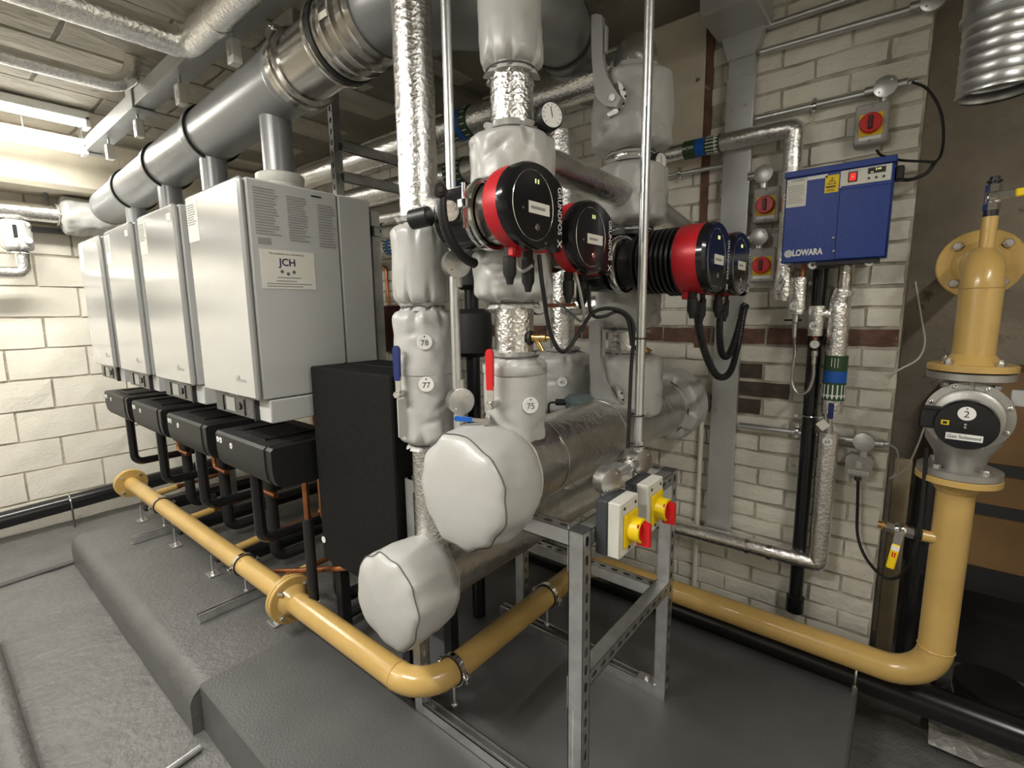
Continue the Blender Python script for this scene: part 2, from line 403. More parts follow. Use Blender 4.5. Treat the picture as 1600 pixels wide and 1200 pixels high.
# left wall of painted blocks
wl = MB().box(XL-.12, XL, -4.3, 2.95, ZF-.1, ZC).build('wall_left', 'block_mortar', kind='structure', label='cream painted block wall at the far end of the boilers')
LB = []
for s in range(5):
    me = brick_mesh('block', .445, .2215, .010, 'painted_block', s+200, .003); me.transform(Matrix.Rotation(PI/2, 4, 'Z')); LB.append(me)
z = .017-.225/2-.225; c = 0
while z < ZC-.05:
    y = -1.15+(.225 if c % 2 else 0)
    while y < 2.3:
        o = bpy.data.objects.new('block', random.choice(LB)); o.parent = wl
        o.location = V((XL, y, z))+V((random.uniform(-.004, .003), random.uniform(-.002, .002), random.uniform(-.002, .002)))-WL[wl]; COL.objects.link(o); y += .45
    z += .226; c += 1
# other walls, alcove, ceiling
MB().box(XL-.1, 1.8, -4.3, -4.2, ZF-.1, ZC).build('wall_front', 'painted_block', kind='structure', label='painted wall behind the viewer')
MB().box(1.7, 1.8, -4.3, 2.95, ZF-.1, ZC).build('wall_right', 'painted_block', kind='structure', label='painted wall on the right')
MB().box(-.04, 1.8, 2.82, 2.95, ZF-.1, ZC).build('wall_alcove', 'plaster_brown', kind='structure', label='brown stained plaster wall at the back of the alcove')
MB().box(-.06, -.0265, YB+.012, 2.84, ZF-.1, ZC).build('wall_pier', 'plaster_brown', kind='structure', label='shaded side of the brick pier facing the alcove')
ce = MB().box(XL-.1, 1.8, -4.3, 2.95, ZC, ZC+.1).build('ceiling', 'ceiling_dark', kind='structure', label='stained concrete ceiling')
CB = []
for s in range(5):
    me = brick_mesh('ceiling_slab', .285, .60, .012, 'ceiling_paint', s+300, .004); me.transform(Matrix.Rotation(-PI/2, 4, 'X')); me.transform(Matrix.Rotation(PI, 4, 'Y')); CB.append(me)
for i in range(13):
    for j in range(5):
        o = bpy.data.objects.new('ceiling_slab', random.choice(CB)); o.parent = ce
        me = o.data; zz = ZC-.0
        o.location = V((-4.75+.297*i, -.95+.612*j+(.3 if i % 2 else 0), zz+random.uniform(-.003, .003)))-WL[ce]; COL.objects.link(o)
MB().box(XL, XL+.42, -4.2, 2.3, 2.24, ZC, .03).build('trim_1', 'cream_beam', kind='structure', label='cream painted downstand beam along the left wall')
MB().box(-2.30, -2.06, 1.15, 2.3, ZC-.07, ZC, .004).build('trim_2', 'ceiling_dark', kind='structure', label='shallow concrete rib under the ceiling')
MB().box(-1.62, -1.42, .9, 2.3, ZC-.06, ZC, .004).build('trim_3', 'ceiling_dark', kind='structure', label='shallow ceiling rib above the foil riser')
batten('bright batten lamp nearer the boilers at upper left', (-4.0, .14, 2.535), .72, 'Y', VIS_W)
batten('bright batten lamp nearer the end wall at upper left', (-4.22, .16, 2.43), .72, 'Y', VIS_W)
for k, (c, h, ax, wt) in enumerate(LAMPS): batten(('batten lamp on the ceiling above the viewer', 'batten lamp on the ceiling in front of the boilers', 'batten lamp on the ceiling far in front of the boilers', 'batten lamp on the ceiling over the right hand side')[k], c, h, ax, wt)
# drain strip in the lower floor, pipe lengths on it
a, b = at(0, 917, 'Z', ZF), at(112, 880, 'Z', ZF)
MB().obox((a+b)/2+V((0, 0, .006)), ((b-a).length+.5, .05, .012), ((b-a).normalized(), Z_.cross((b-a).normalized()), Z_)).build('metal_strip', 'steel_frame_dark', label='dark flat metal strip laid across the grey floor at left', cat='metal strip')
a, b = at(268, 1200, 'Z', ZF+.014), at(313, 1168, 'Z', ZF+.014)
MB().cyl(a-(b-a)*.5, b, .012).build('steel_rod', 'galvanised', label='short steel rod lying on the floor below the plinth corner', cat='rod')
a, b = at(2, 1110, 'Z', ZF+.05), at(30, 1215, 'Z', ZF+.05)
d = (b-a); MB().cyl(a-d*1.5, b+d*.6, .05).build('floor_pipe', 'floor_paint', label='grey painted pipe lying on the floor at the lower left corner', cat='pipe')

# ------------------------------------------------------------------ boilers
GB = 'wall boilers in a row'
LAB = ['silver white boiler nearest the viewer, with the white contractor sticker on its side',
       'silver white boiler second from the viewer in the row', 'silver white boiler third from the viewer in the row',
       'silver white boiler at the far end of the row by the block wall']
bx0, bx1, by0, by1, bz0, bz1 = -2.252, -1.772, .751, 1.266, .985, 1.836
B = thing('boiler', LAB[0], 'boiler', ((bx0+bx1)/2, 1.0, bz0), GB)
MB().box(bx0+.004, bx1, by0+.025, 1.116, bz0+.09, bz1, .006).build('casing', 'boiler_white', B)
MB().box(bx0+.004, bx1-.001, 1.119, by1, bz0-.0, bz1, .006).build('rear_casing', 'boiler_white', B)
MB().box(bx0+.006, bx1, by0+.045, 1.116, bz0, bz0+.086, .004).build('base_casing', 'boiler_white', B)
fp = MB().box(bx0, bx1, by0, by0+.024, bz0+.09, bz1, .009).build('front_panel', 'boiler_front', B)
text('VIESSMANN', (bx1-.115, by0, bz0+.155), X_, Z_, .017, 'print_grey', fp, width=.085, lift=.001)
MB().obox((bx1-.135, by0-.0012, bz0+.168), (.012, .003, .012), None, .001).build('emblem', 'chrome', fp)
patch((bx1-.055, by0, bz1-.05), X_, Z_, .05, .03, 'white_plastic', fp, 'rating_badge')
patch((bx0+.062, by0, bz1-.10), X_, Z_, .105, .15, 'paper', fp, 'instruction_sheet')
print_lines((bx0+.062, by0, bz1-.075), X_, Z_, .09, .08, 9, 'print_grey', fp, seed=3)
dp = MB().box(bx0+.03, bx1-.10, by0+.028, by0+.045, bz0+.004, bz0+.084, .003).build('control_panel', 'display_dark', B, label='dark control panel')
MB().box(bx0+.14, bx0+.22, by0+.0255, by0+.029, bz0+.018, bz0+.072).build('screen', 'display_glass', dp)
for q in (.105, .30): MB().box(bx0+q, bx0+q+.008, by0+.024, by0+.029, bz0+.012, bz0+.074).build('divider', 'black_gloss', dp)
MB().disc((bx0+.262, by0+.028, bz0+.045), -Y_, .015, .006, 20, .002).build('dial', 'black_gloss', dp)
MB().box(bx1-.098, bx1-.09, by0+.028, by0+.05, bz0, bz0+.086).build('panel_edge', 'black_plastic', B)
for k, (w0, r) in enumerate(((.088, 17), (.082, 18), (.075, 16))):
    print_lines((bx1, .79+.052+.113*k, bz1-.105-.012*k), Y_, Z_, w0, .16, r, 'print_grey', B, seed=k+11, fill=.42)
patch((bx1, .825, bz1-.205), Y_, Z_, .045, .022, 'print_grey', B, 'barcode')
patch((bx1, 1.03, bz1-.025), Y_, Z_, .04, .006, 'print_black', B, 'printed_mark')
MB().lathe([(.084, -.01), (.084, .05), (.086, .052), (.09, .07), (.09, .086), (.084, .09), (.06, .09)], ((bx0+bx1)/2, 1.02, bz1), Z_, 40).build('flue_collar', 'collar_grey', B)
for k, dx in enumerate((-.626, -1.243, -1.872)):
    c = copy_tree(B, None, V((dx, 0, 0))); c['label'] = LAB[k+1]
st = patch((bx1, .905, bz1-.30), Y_, Z_, .20, .135, 'paper', B, 'contractor_sticker', .0012); st['label'] = 'white contractor sticker lettered JCH'
text('JCH', (bx1+.0012, .90, bz1-.275), Y_, Z_, .036, 'ink_blue', st, bold=.0008)
text('This installation was undertaken by:', (bx1+.0012, .90, bz1-.245), Y_, Z_, .009, 'print_black', st, width=.13)
for k, (dy, dz) in enumerate(((-.022, -.307), (0, -.314), (.022, -.307))): MB().disc((bx1+.001, .90+dy, bz1+dz), X_, .006, .0008).build('dot', 'teal_case', st)
for k, zz in enumerate((-.328, -.34, -.35, -.359)):
    print_lines((bx1, .905, bz1+zz), Y_, Z_, (.09, .1, .17, .17)[k], .008, 1, 'print_grey', st, seed=k, fill=.45)
# boiler rack behind and between
rk = thing('boiler_rack', 'slotted steel rack that carries the row of boilers', 'rack', (-2.9, 1.32, 0))
for x in (-1.66+.0, -2.335, -3.0, -3.6, -4.2):
    MB().channel((x if x < -2 else -1.82, 1.31, 0), (x if x < -2 else -1.82, 1.31, 1.8), -Y_, slots=False).build('post', 'galvanised', rk)
for z in (1.72, 1.1): MB().channel((-4.3, 1.31, z), (-1.78, 1.31, z), -Y_, slots=False).build('rail', 'galvanised', rk)

# black covers under the boilers
CL = ['black moulded pump cover under the nearest boiler', 'black moulded pump cover under the second boiler', 'black moulded pump cover under the third boiler', 'black moulded pump cover under the farthest boiler']
cv = thing('pump_cover', CL[0], 'cover', (-2.03, .92, .72), 'black covers under the boilers')
prof = [(.79, .875), (.79, .80), (.795, .76), (.81, .735), (.835, .722), (1.1, .722), (1.1, .885), (.80, .885)]
mb = MB(); x0, x1 = -2.30, -1.80
mb.prism(prof, (x0, 0, 0), Y_, Z_, (x1-x0-.05, 0, 0)); mb.build('shell', 'cover_black', cv)
prof2 = [(1.1-(1.1-p)*.985, q-.0012*(q > .8)) for p, q in prof]
MB().prism(prof2, (x1-.048, 0, 0), Y_, Z_, (.048, 0, 0)).build('end_cap', 'black_plastic', cv)
# the opening in the top: a frame with a sunken floor
mb = MB()
for (a, b, c, d) in ((x0+.10, x1-.14, .84, .852), (x0+.10, x1-.14, 1.04, 1.052), (x0+.10, x0+.112, .84, 1.05), (x1-.152, x1-.14, .84, 1.05)): mb.box(a, b, c, d, .885, .892)
mb.build('opening_rim', 'black_plastic', cv)
MB().box(x0+.112, x1-.152, .852, 1.04, .8852, .8862).build('opening', 'rubber', cv)
for k, dx in enumerate((.022, .052, .155)):
    g = MB().disc((x0+dx, .7905, .85 if k < 2 else .842), -Y_, .0125, .002, 20).build('number_tag', 'white_plastic', cv)
    print_lines((x0+dx, .7885, .85 if k < 2 else .842), X_, Z_, .008, .009, 1, 'print_grey', g, fill=.8)
for k, dx in enumerate((-.626, -1.243, -1.872)): c = copy_tree(cv, None, V((dx, 0, 0))); c['label'] = CL[k+1]
# condensate / flow pipes below each cover
names = ['nearest', 'second', 'third', 'farthest']
for k, dx in enumerate((0, -.626, -1.243, -1.872)):
    x = -2.05+dx
    MB().tube(fillet([(x-.08, .87, .73), (x-.08, .87, .40), (x-.08, 1.26, .40)], .05), .024).build('waste_pipe', 'black_pipe', label='black bent waste pipe hanging below the %s boiler cover' % names[k], cat='pipe', group='black waste pipes under the boilers')
    MB().tube(fillet([(x+.10, 1.12, .73), (x+.10, 1.12, .07), (x+.10, 1.27, .07)], .06), .03).build('insulated_pipe', 'rubber', label='black insulated pipe dropping to the plinth under the %s boiler' % names[k], cat='pipe', group='black insulated drops under the boilers')
    MB().tube(fillet([(x+.03, 1.1, .73), (x+.03, 1.1, .45), (x+.2, 1.1, .45)], .03), .014).build('copper_pipe', 'copper', label='thin copper tail hanging beneath the %s boiler cover' % names[k], cat='pipe', group='copper tails under the boilers')
t = thing('copper_drain', 'copper drain pipe in a black sleeve below the nearest boiler cover', 'pipe', (-1.83, .93, 0))
MB().tube([(-1.83, .93, .73), (-1.83, .93, .5)], .013).build('copper_pipe', 'copper', t)
MB().tube(fillet([(-1.83, .93, .56), (-1.83, .93, .06), (-1.83, 1.5, .06)], .05), .021).build('sleeve', 'rubber', t)
MB().ring((-1.83, .93, .2), Z_, .022, .003, 20, 6).build('cable_tie', 'paper', t)
# black floor pipes running back under the boilers
for k, x in enumerate((-3.95, -3.42, -2.75)):
    MB().cyl((x, .98, .07), (x, 2.2, .07), .045).build('floor_drain_pipe', 'black_pipe', label=['black floor pipe under the farthest boiler', 'black floor pipe under the third boiler', 'black floor pipe under the second boiler'][k], cat='pipe', group='black floor pipes under the boilers')

# black insulated heat exchanger box
hx = thing('heat_exchanger', 'tall black insulated box standing beside the nearest boiler', 'heat exchanger', (-1.5, 1.09, 0))
MB().box(-1.745, -1.256, .94, 1.25, .41, 1.183, .006).build('insulation', 'black_foam', hx)
MB().box(-1.745, -1.256, 1.085, 1.091, 1.1825, 1.185).build('joint', 'rubber', hx)
for x in (-1.72, -1.30):
    for y in (1.0, 1.2): MB().box(x-.02, x+.02, y-.02, y+.02, 0, .41).build('leg', 'black_plastic', hx)
g = MB().disc(at(506, 843, 'Y', .94), -Y_, .013, .002, 20).build('number_tag', 'white_plastic', hx)
MB().tube(fillet([at(430, 893, 'Y', .96), (-1.72, .98, .36), (-1.5, 1.05, .42)], .05), .012).build('copper_tail', 'copper', hx)

# ------------------------------------------------------------------ flue
fx = [(-4.45, 1.02), (-1.70, 1.02)]
def fz(x): return 2.155+.043*(x+4.02)
FD = (V((-1.0, 0, fz(-1.0)))-V((-4.0, 0, fz(-4.0)))).normalized()
flu = thing('flue_header', 'large grey flue pipe rising along the tops of the boilers', 'flue', (-2.9, 1.02, 2.0))
def seg_flue(x0, x1, mat='flue_grey', r=.117):
    o = V((x0, 1.02, fz(x0))); L = (V((x1, 1.02, fz(x1)))-o).length
    return MB().lathe([(r, 0), (r, L-.075), (r+.004, L-.07), (r+.005, L-.06), (r+.004, L-.05), (r+.009, L-.045), (r+.009, L)], o, FD, 44)
joints = [-4.42, -3.86, -3.24, -2.62, -2.01+.22]
for a, b in zip(joints[:-1], joints[1:]):
    s = seg_flue(a, b).build('flue_section', 'flue_grey', flu)
    if b < -1.9: MB().lathe([(.117, 0), (.128, 0), (.128, .012), (.117, .012)], (b, 1.02, fz(b)), FD, 44).build('seal', 'flue_seal', s)
for dx in (0, -.626, -1.243, -1.872):
    x = -2.012+dx; MB().lathe([(.058, 0), (.058, fz(x)-.06-1.92)], (x, 1.02, 1.92), Z_, 32).build('branch', 'flue_grey', flu)
MB().disc((-4.44, 1.02, fz(-4.44)), -FD, .118, .02, 40).build('end_cap', 'flue_grey', flu)
sf = thing('steel_flue', 'polished stainless flue length with clamp bands turning back to the wall', 'flue', (-1.1, 1.3, 2.1))
o0 = V((-1.79, 1.02, fz(-1.79)))
MB().lathe([(.127, -.03), (.127, .03), (.113, .035), (.113, .215), (.122, .22), (.128, .23), (.128, .30), (.122, .305), (.122, .42), (.128, .425), (.128, .44), (.122, .445), (.122, .47)], o0, FD, 48).build('sleeve', 'stainless', sf)
for h, w in ((.004, .012), (.236, .012), (.262, .02), (.33, .01), (.385, .008)):
    q = MB().lathe([(.124, h), (.132, h), (.132, h+w), (.124, h+w)], o0, FD, 48).build('clamp_band', 'chrome' if w < .02 else 'flue_seal', sf)
for h in (.01, .25):
    c = o0+FD*h+V((0, -.092, .098)); MB().obox(c, (.016, .03, .02), None, .003).cyl(c-Y_*.025, c+Y_*.025, .004, seg=10).build('clamp_bolt', 'chrome', sf)
patch(o0+FD*.36+V((0, -.1235, -.01)), X_, Z_, .05, .02, 'paper', sf, 'maker_label')
e0 = o0+FD*.455; xe = -1.02; ze = fz(-1.02)
MB().tube(fillet([e0, e0+V((.09, 0, .005)), (-1.0, 1.42, 2.335), (-1.33, 2.27, 2.50)], .16, 12), .115, 40).build('bend', 'flue_grey', sf)
fa, fb = V((-1.0, 1.42, 2.335)), V((-1.33, 2.27, 2.50))
for k in (.22, .5): MB().lathe([(.113, 0), (.121, .003), (.121, .03), (.113, .033)], fa.lerp(fb, k), fb-fa, 40).build('joint', 'flue_seal', sf)
pass
# ------------------------------------------------------------------ yellow gas main
GZ, GR = .18, .046
def flange(c, n, R, t, mat, parent, bolts=4, off=45, br=.011, name='flange', bmat='zinc_cast'):
    f = MB().lathe([(R, 0), (R, t*.85), (R-.003, t)], c, n, 44).build(name, mat, parent); a, b, n = frame(n)
    for k in range(bolts):
        th = math.radians(off+360*k/bolts); p = V(c)+(a*math.cos(th)+b*math.sin(th))*R*.77
        MB().hexa(p+n*t, n, br, .012).cyl(p+n*(t+.012), p+n*(t+.018), br*.5, seg=8).build('bolt', bmat, f)
    return f
gm = thing('gas_main', 'yellow gas main running along the boilers and round the pump frame to the wall', 'gas pipe', (-1.11, 1.0, 0))
gp = fillet([(-4.30, .895, GZ), (-1.11, .895, GZ), (-1.11, 1.94, GZ), (.145, 1.94, GZ), (.145, 1.94, .865)], .125, 10)
MB().tube(gp, GR, 28).build('pipe', 'gas_yellow', gm)
for c, n in (((-1.235, .895, GZ), X_), ((-.985, 1.94, GZ), X_), ((.145, 1.94, .305), Z_)): MB().ring(c, n, GR, .0025, 36, 6).build('weld', 'gas_yellow', gm)
flange((-4.30, .895, GZ), X_, .10, .018, 'gas_yellow', gm); MB().disc((-4.322, .895, GZ), X_, .10, .018, 44).build('blank_plate', 'gas_yellow', gm)
xf = -1.956
flange((xf, .895, GZ), X_, .10, .018, 'gas_yellow', gm); flange((xf-.004, .895, GZ), -X_, .10, .018, 'gas_yellow', gm)
MB().lathe([(.066, 0), (.06, .012), (GR, .03)], (xf+.018, .895, GZ), X_, 36).build('weld_neck', 'gas_yellow', gm)
for k, x in enumerate((-2.12, -2.62, -3.25, -3.9)):
    MB().cyl((x, .93, GZ), (x, 1.06, GZ+.012), .02).build('branch', 'gas_yellow', gm)
    t = MB().tube(fillet([(x, 1.06, GZ+.012), (x, 1.42, GZ+.03), (x, 1.42, .9)], .04), .014).cyl((x, 1.055, GZ+.012), (x, 1.085, GZ+.013), .018)
    t.build('gas_branch_pipe', 'copper', label='copper gas branch feeding the %s boiler' % names[k], cat='pipe', group='copper gas branches')
def pipe_clamp(c, d, R, parent, zfoot=None):
    c = V(c); d = V(d).normalized(); side = Z_.cross(d).normalized()
    MB().lathe([(R, -.011), (R+.006, -.011), (R+.006, .011), (R, .011)], c, d, 36, closed=True).build('clamp_liner', 'rubber', parent)
    MB().lathe([(R+.006, -.009), (R+.009, -.009), (R+.009, .009), (R+.006, .009)], c, d, 36, closed=True).build('clamp_band', 'chrome', parent)
    for sg in (-1, 1):
        e = c+side*sg*(R+.018); MB().obox(e, (.018, .02, .012), (d, side, Z_), .002).cyl(e-Z_*.022, e+Z_*.016, .004, seg=8).build('clamp_ear', 'chrome', parent)
    if zfoot is not None: MB().cyl((c.x, c.y, zfoot), (c.x, c.y, c.z-R), .005, seg=10).hexa((c.x, c.y, zfoot), Z_, .011, .01).build('rod', 'galv_light', parent)
cl = [((-3.62, .895, GZ), X_, 'clamp on the gas main nearest the far flange'), ((-2.42, .895, GZ), X_, 'clamp on the gas main before the bolted joint'),
      ((-1.11, 1.03, GZ), Y_, 'clamp on the gas main just past the front bend'), ((-1.11, 1.58, GZ), Y_, 'clamp on the gas main beneath the silver headers')]
for c, d, l in cl:
    t = thing('pipe_clamp', 'steel '+l, 'clamp', (c[0], c[1], .041), 'clamps on the gas main'); pipe_clamp(c, d, GR, t, .041)
for k, (x, y0, y1, l) in enumerate(((-3.62, .72, 1.2, 'short strut channel on the plinth under the far gas clamp'), (-2.42, .68, 1.25, 'short strut channel on the plinth under the middle gas clamp'))):
    MB().channel((x, y0, .0105-.012+.01), (x, y1, .0085), -Z_, slots=False, D=.041).build('floor_strut', 'galvanised', label=l, cat='strut', group='floor struts under the gas main')
MB().channel((-1.36, 1.58, .0205), (-.8, 1.58, .0205), -Z_, slots=False).build('floor_strut', 'galvanised', label='strut channel on the slab beneath the rear gas clamp', cat='strut', group='floor struts under the gas main')
for k, (px, py) in enumerate(((222, 813), (275, 852), (333, 897), (432, 972))):
    p = at(px, py, 'Z', -.01); t = thing('pipe_support', ('small steel base plate and rod farthest along the gas main', 'small steel base plate and rod second from the far end of the gas main', 'small steel base plate and rod third from the far end of the gas main', 'small steel foot under the bolted flange of the gas main')[k], 'pipe support', p, 'rod feet along the plinth')
    MB().obox(p+Z_*.003, (.075, .055, .005), None, .001).build('base_plate', 'galv_light', t); MB().cyl(p, p+Z_*.11, .005, seg=8).hexa(p+Z_*.006, Z_, .011, .01).build('rod', 'galv_light', t)
    MB().obox(p+V((0, .03, .075)), (.05, .03, .03), None, .008).build('clip', 'rubber', t)

# ------------------------------------------------------------------ pump frame of slotted strut
FX0, FX1, FY0, FY1, FT = -1.222, -.592, .985, 1.555, .845
fr = thing('strut_stand', 'galvanised slotted strut frame carrying the pump headers', 'frame', ((FX0+FX1)/2, (FY0+FY1)/2, 0))
for x in (FX0, FX1):
    for y in (FY0, FY1): MB().channel((x, y, 0), (x, y, FT), X_).build('leg', 'galvanised', fr)
h = .0205
for y in (FY0, FY1):
    MB().channel((FX0+h, y, FT-h), (FX1-h, y, FT-h), Z_).build('top_rail', 'galv_light', fr)
    MB().channel((FX0+h, y, h), (FX1-h, y, h), -Z_, slots=False).build('base_rail', 'galvanised', fr)
for x in (FX0, FX1):
    MB().channel((x, FY0+h, FT-h), (x, FY1-h, FT-h), X_ if x == FX1 else -X_).build('side_rail', 'galvanised', fr)
    MB().channel((x, FY0+h, .435), (x, FY1-h, .435), X_ if x == FX1 else -X_).build('side_brace', 'galvanised', fr)
for y in (FY1,):
    MB().channel((FX0+h, y, .40), (FX1-h, y, .40), Z_).build('lower_rail', 'galvanised', fr)
for (x, y, z) in ((FX1, FY0, FT), (FX1, FY1, FT)): MB().obox((x, y, z+.0015), (.043, .043, .003)).build('cap_plate', 'steel_frame_dark', fr)
MB().obox((FX1-.022, FY0, .40), (.005, .036, .09)).build('angle_plate', 'galv_light', fr); MB().obox((FX1-.022, FY0, FT-.05), (.005, .036, .12)).build('angle_plate', 'galv_light', fr)
MB().obox((FX1-.05, FY1-.005, .045), (.07, .04, .006)).hexa((FX1-.05, FY1-.005, .048), Z_, .012, .01).build('foot_bracket', 'galvanised', fr)
print_lines((FX1-.004, FY0-h+.0004, .28), -Z_, X_, .16, .004, 1, 'white_plastic', fr, seed=2, fill=.25)

# ------------------------------------------------------------------ insulated headers, risers and their jackets
def foil_pipe(name, label, path, r, mat='foil', rad=.12, seams=(), group='foil clad pipes', amp=.0012):
    p = fillet(path, rad, 10); fine = []
    for a, b in zip(p[:-1], p[1:]):
        n = max(1, int((b-a).length/.03)); fine += [a.lerp(b, k/n) for k in range(n)]
    fine.append(p[-1]); ph = random.uniform(0, 50)
    fn = lambda j, th, rr: rr+amp*noise.noise(V((j*.7+ph, math.cos(th)*2.2, math.sin(th)*2.2)))*1.6
    o = MB().tube(fine, r, 32, fn=fn).build(name, mat, label=label, cat='pipe', group=group, sharp=60)
    for (c, d) in seams: MB().lathe([(r+.0005, -.022), (r+.0022, -.021), (r+.0022, .021), (r+.0005, .022)], c, d, 32, closed=True).build('joint_tape', mat, o)
    return o
def jacket(label, o, d, L, r, rin, seed, group='grey insulation jackets', folds=8, bulge=.0, sq=0., name='insulation_jacket', gath=.02, ends=(1, 1), dent=.010):
    o = V(o); d = V(d).normalized(); rr = random.Random(seed); n = 44; prof = []
    e = min(.026, L*.16)
    zs = [-.02, -.008]+[L*k/n for k in range(n+1)]+[L+.008, L+.02]
    ph = [rr.uniform(0, 6.28) for _ in range(4)]; ku = folds+rr.choice((-1, 0, 1)); kl = folds+rr.choice((-1, 0, 1))
    cre = [(rr.uniform(0, 2*PI), rr.uniform(.2, .8)*L, rr.uniform(.25, .6), rr.uniform(-1, 1), rr.uniform(.6, 1.3)) for _ in range(7)]
    for h in zs:
        a = max(0., min(1., h/e)) if ends[0] else 1.; b = max(0., min(1., (L-h)/e)) if ends[1] else 1.
        q = math.sin(min(a, b)*PI/2)**.42
        bl = rin+.006+(r-rin-.006)*q+bulge*math.sin(PI*max(0, min(1, h/L)))
        if (h < 0 and ends[0]) or (h > L and ends[1]): bl = rin+(.007 if -.01 < h < L+.01 else .016)
        prof.append((bl, h))
    if not ends[0]: prof = prof[2:]
    if not ends[1]: prof = prof[:-2]
    def fold(k, th, p, sd):
        t = (k*th/(2*PI)+p+.35*noise.noise(V((math.cos(th)*1.4, math.sin(th)*1.4, sd))))%1.
        return max(0., 1-abs(t-.5)/.21)
    def fn(rad, h, th, j):
        t = h/L; g0 = math.exp(-max(0, h)/(e*.85)) if ends[0] else 0; g1 = math.exp(-max(0, L-h)/(e*.85)) if ends[1] else 0
        f0 = fold(ku, th, ph[0], seed+.3); f1 = fold(kl, th, ph[1], seed+.7)
        v = V((math.cos(th)*r, math.sin(th)*r, h+seed*.731))*(1/.07)
        nd = noise.noise(v*.8)*dent*.7+noise.noise(v*2.1)*dent*.22
        for (ct, ch, cw, sl, am) in cre:                      # a few sharp creases in the cloth
            dt = (th-ct+PI) % (2*PI)-PI
            if abs(dt) < cw:
                x = (h-ch-sl*.06*dt)/(.010*am); nd -= dent*.55*math.exp(-x*x)*(1-abs(dt)/cw)
        g = max(g0, g1)
        rr2 = rad+nd*(1-.5*g)-gath*1.25*(f0*g0+f1*g1)*(rad-rin)/max(.01, r-rin)*1.4+.004*noise.noise(v*3)*g
        hh = h-.010*(f0*g0 if h > -.005 else -f0*.6)+.010*(f1*g1 if h < L+.005 else -f1*.6)
        return max(rr2, rin+.001), hh
    t = thing(name, label, 'insulation jacket', o if d.z >= 0 else o+d*L, group)
    MB().lathe(prof, o, d, 120, fn).build('cover', 'jacket', t, sharp=50)
    for h in ([-.006] if ends[0] else [])+([L+.006] if ends[1] else []): MB().ring(o+d*h, d, rin+.008, .0022, 40, 6).build('drawstring', 'thread', t)
    return t
def tag_at(c, n, txt, parent, r=.021, size=None):
    rx, u, n = frame(n); g = MB().disc(V(c), n, r, .003, 32, .0006).build('number_tag', 'white_plastic', parent, label='round white tag numbered %s' % txt)
    text(txt, V(c)+n*.003-u*r*.12, rx, u, size or r*1.05, 'print_black', g); MB().disc(V(c)+n*.0031+u*r*.72, n, r*.1, .0006, 10).build('eyelet', 'print_black', g)
    return g
def to_cam(p): d = CAM-V(p); d.z = 0; return d.normalized()
def band(c, d, r, w, parent, scheme=('green_band', 'blue_band', 'green_band'), arrows=True, plain=()):
    c = V(c); d = V(d).normalized(); ws = [w*.34, w*.26, w*.40]; h = -w/2
    a, b, _ = frame(d)
    for k, m_ in enumerate(scheme):
        MB().lathe([(r, h), (r+.0018, h+.0005), (r+.0018, h+ws[k]-.0005), (r, h+ws[k])], c, d, 40, closed=True).build('identification_band', m_, parent)
        if k != 1 and arrows and k not in plain:
            for q in range(16):
                th = 2*PI*q/16; e = a*math.cos(th)+b*math.sin(th); t_ = d.cross(e); p = c+d*(h+ws[k]/2)+e*(r+.0022)
                mb = MB().obox(p-d*.006*(k == 2), (ws[k]*.62, .0045, .0008), (d, t_, e))
                if k == 2: mb.prism([(-.006, -.008), (.012, 0), (-.006, .008)], p+d*ws[k]*.25, d, t_, e*.0006)
                mb.build('printed_arrow', 'white_plastic', parent)
        h += ws[k]

AX, AY = -1.10, .95; BX, BY = -.82, 1.02; CX, CY = -.82, 1.69; DX, DY = -1.10, 1.68
HZ, HR = .955, .112; SZ, SR = .565, .088
# headers
o = foil_pipe('header_pipe', 'large foil clad header pipe lying on the pump frame', [(BX, .93, HZ), (BX, 2.06, HZ)], HR, 'foil_dull', seams=(((BX, 1.5, HZ), Y_), ((BX, 1.14, HZ), Y_)))
foil_pipe('header_pipe', 'smaller foil clad header pipe below and left of the large one', [(AX, .93, SZ), (AX, 2.06, SZ)], SR, 'foil_dull')
def end_cap(label, c, d, R, L, rin, seed, sidesn=11):
    c = V(c); d = V(d).normalized(); a, b, _ = frame(d)
    t = thing('insulation_jacket', label, 'insulation jacket', c-Z_*R, 'grey insulation jackets')
    def fn(rad, h, th, j):
        v = V((math.cos(th)*1.3, math.sin(th)*1.3, seed+h*9)); edge = min(1, rad/R)
        nd = noise.noise(v)*.012*edge**3+noise.noise(v*2.6)*.006*edge**4
        poly = .006*abs(math.sin(sidesn*th/2+seed))*edge**6*(1 if h < .03 else max(0, 1-h/L))
        return max(0, rad+nd-poly) if rad > .001 else 0., h+noise.noise(v*1.7+V((5, 0, 0)))*.005*edge**3
    prof = [(0, -.022), (R*.3, -.021), (R*.55, -.018), (R*.75, -.013), (R*.9, -.006), (R*.97, .001), (R, .010), (R*1.02, .03), (R*1.03, .06), (R*1.03, L*.5), (R*1.01, L*.72), (R*.96, L*.87), (rin+.02, L*.97), (rin+.006, L), (rin+.012, L+.012)]
    MB().lathe(prof, c, d, 88, fn).build('cover', 'jacket', t, sharp=70)
    pts = []
    for i in range(88):
        th = 2*PI*i/88; q, h = fn(R, .008, th, 6); pts.append(c+d*(h-.001)+(a*math.cos(th)+b*math.sin(th))*(q+.001))
    MB().tube(pts, .0016, 6, closed=True).build('seam', 'thread', t)
    return t
end_cap('large grey padded end cap jacket on the big header', (BX, .80, HZ-.012), Y_, .148, .17, HR, 3)
end_cap('smaller grey padded end cap jacket on the lower header', (AX, .765, SZ-.0), Y_, .142, .19, SR, 8)
jacket('crumpled grey jacket on the rear end of the big header', (BX, 2.04, HZ), Y_, .14, .155, HR, 21, gath=.03, ends=(1, 0))
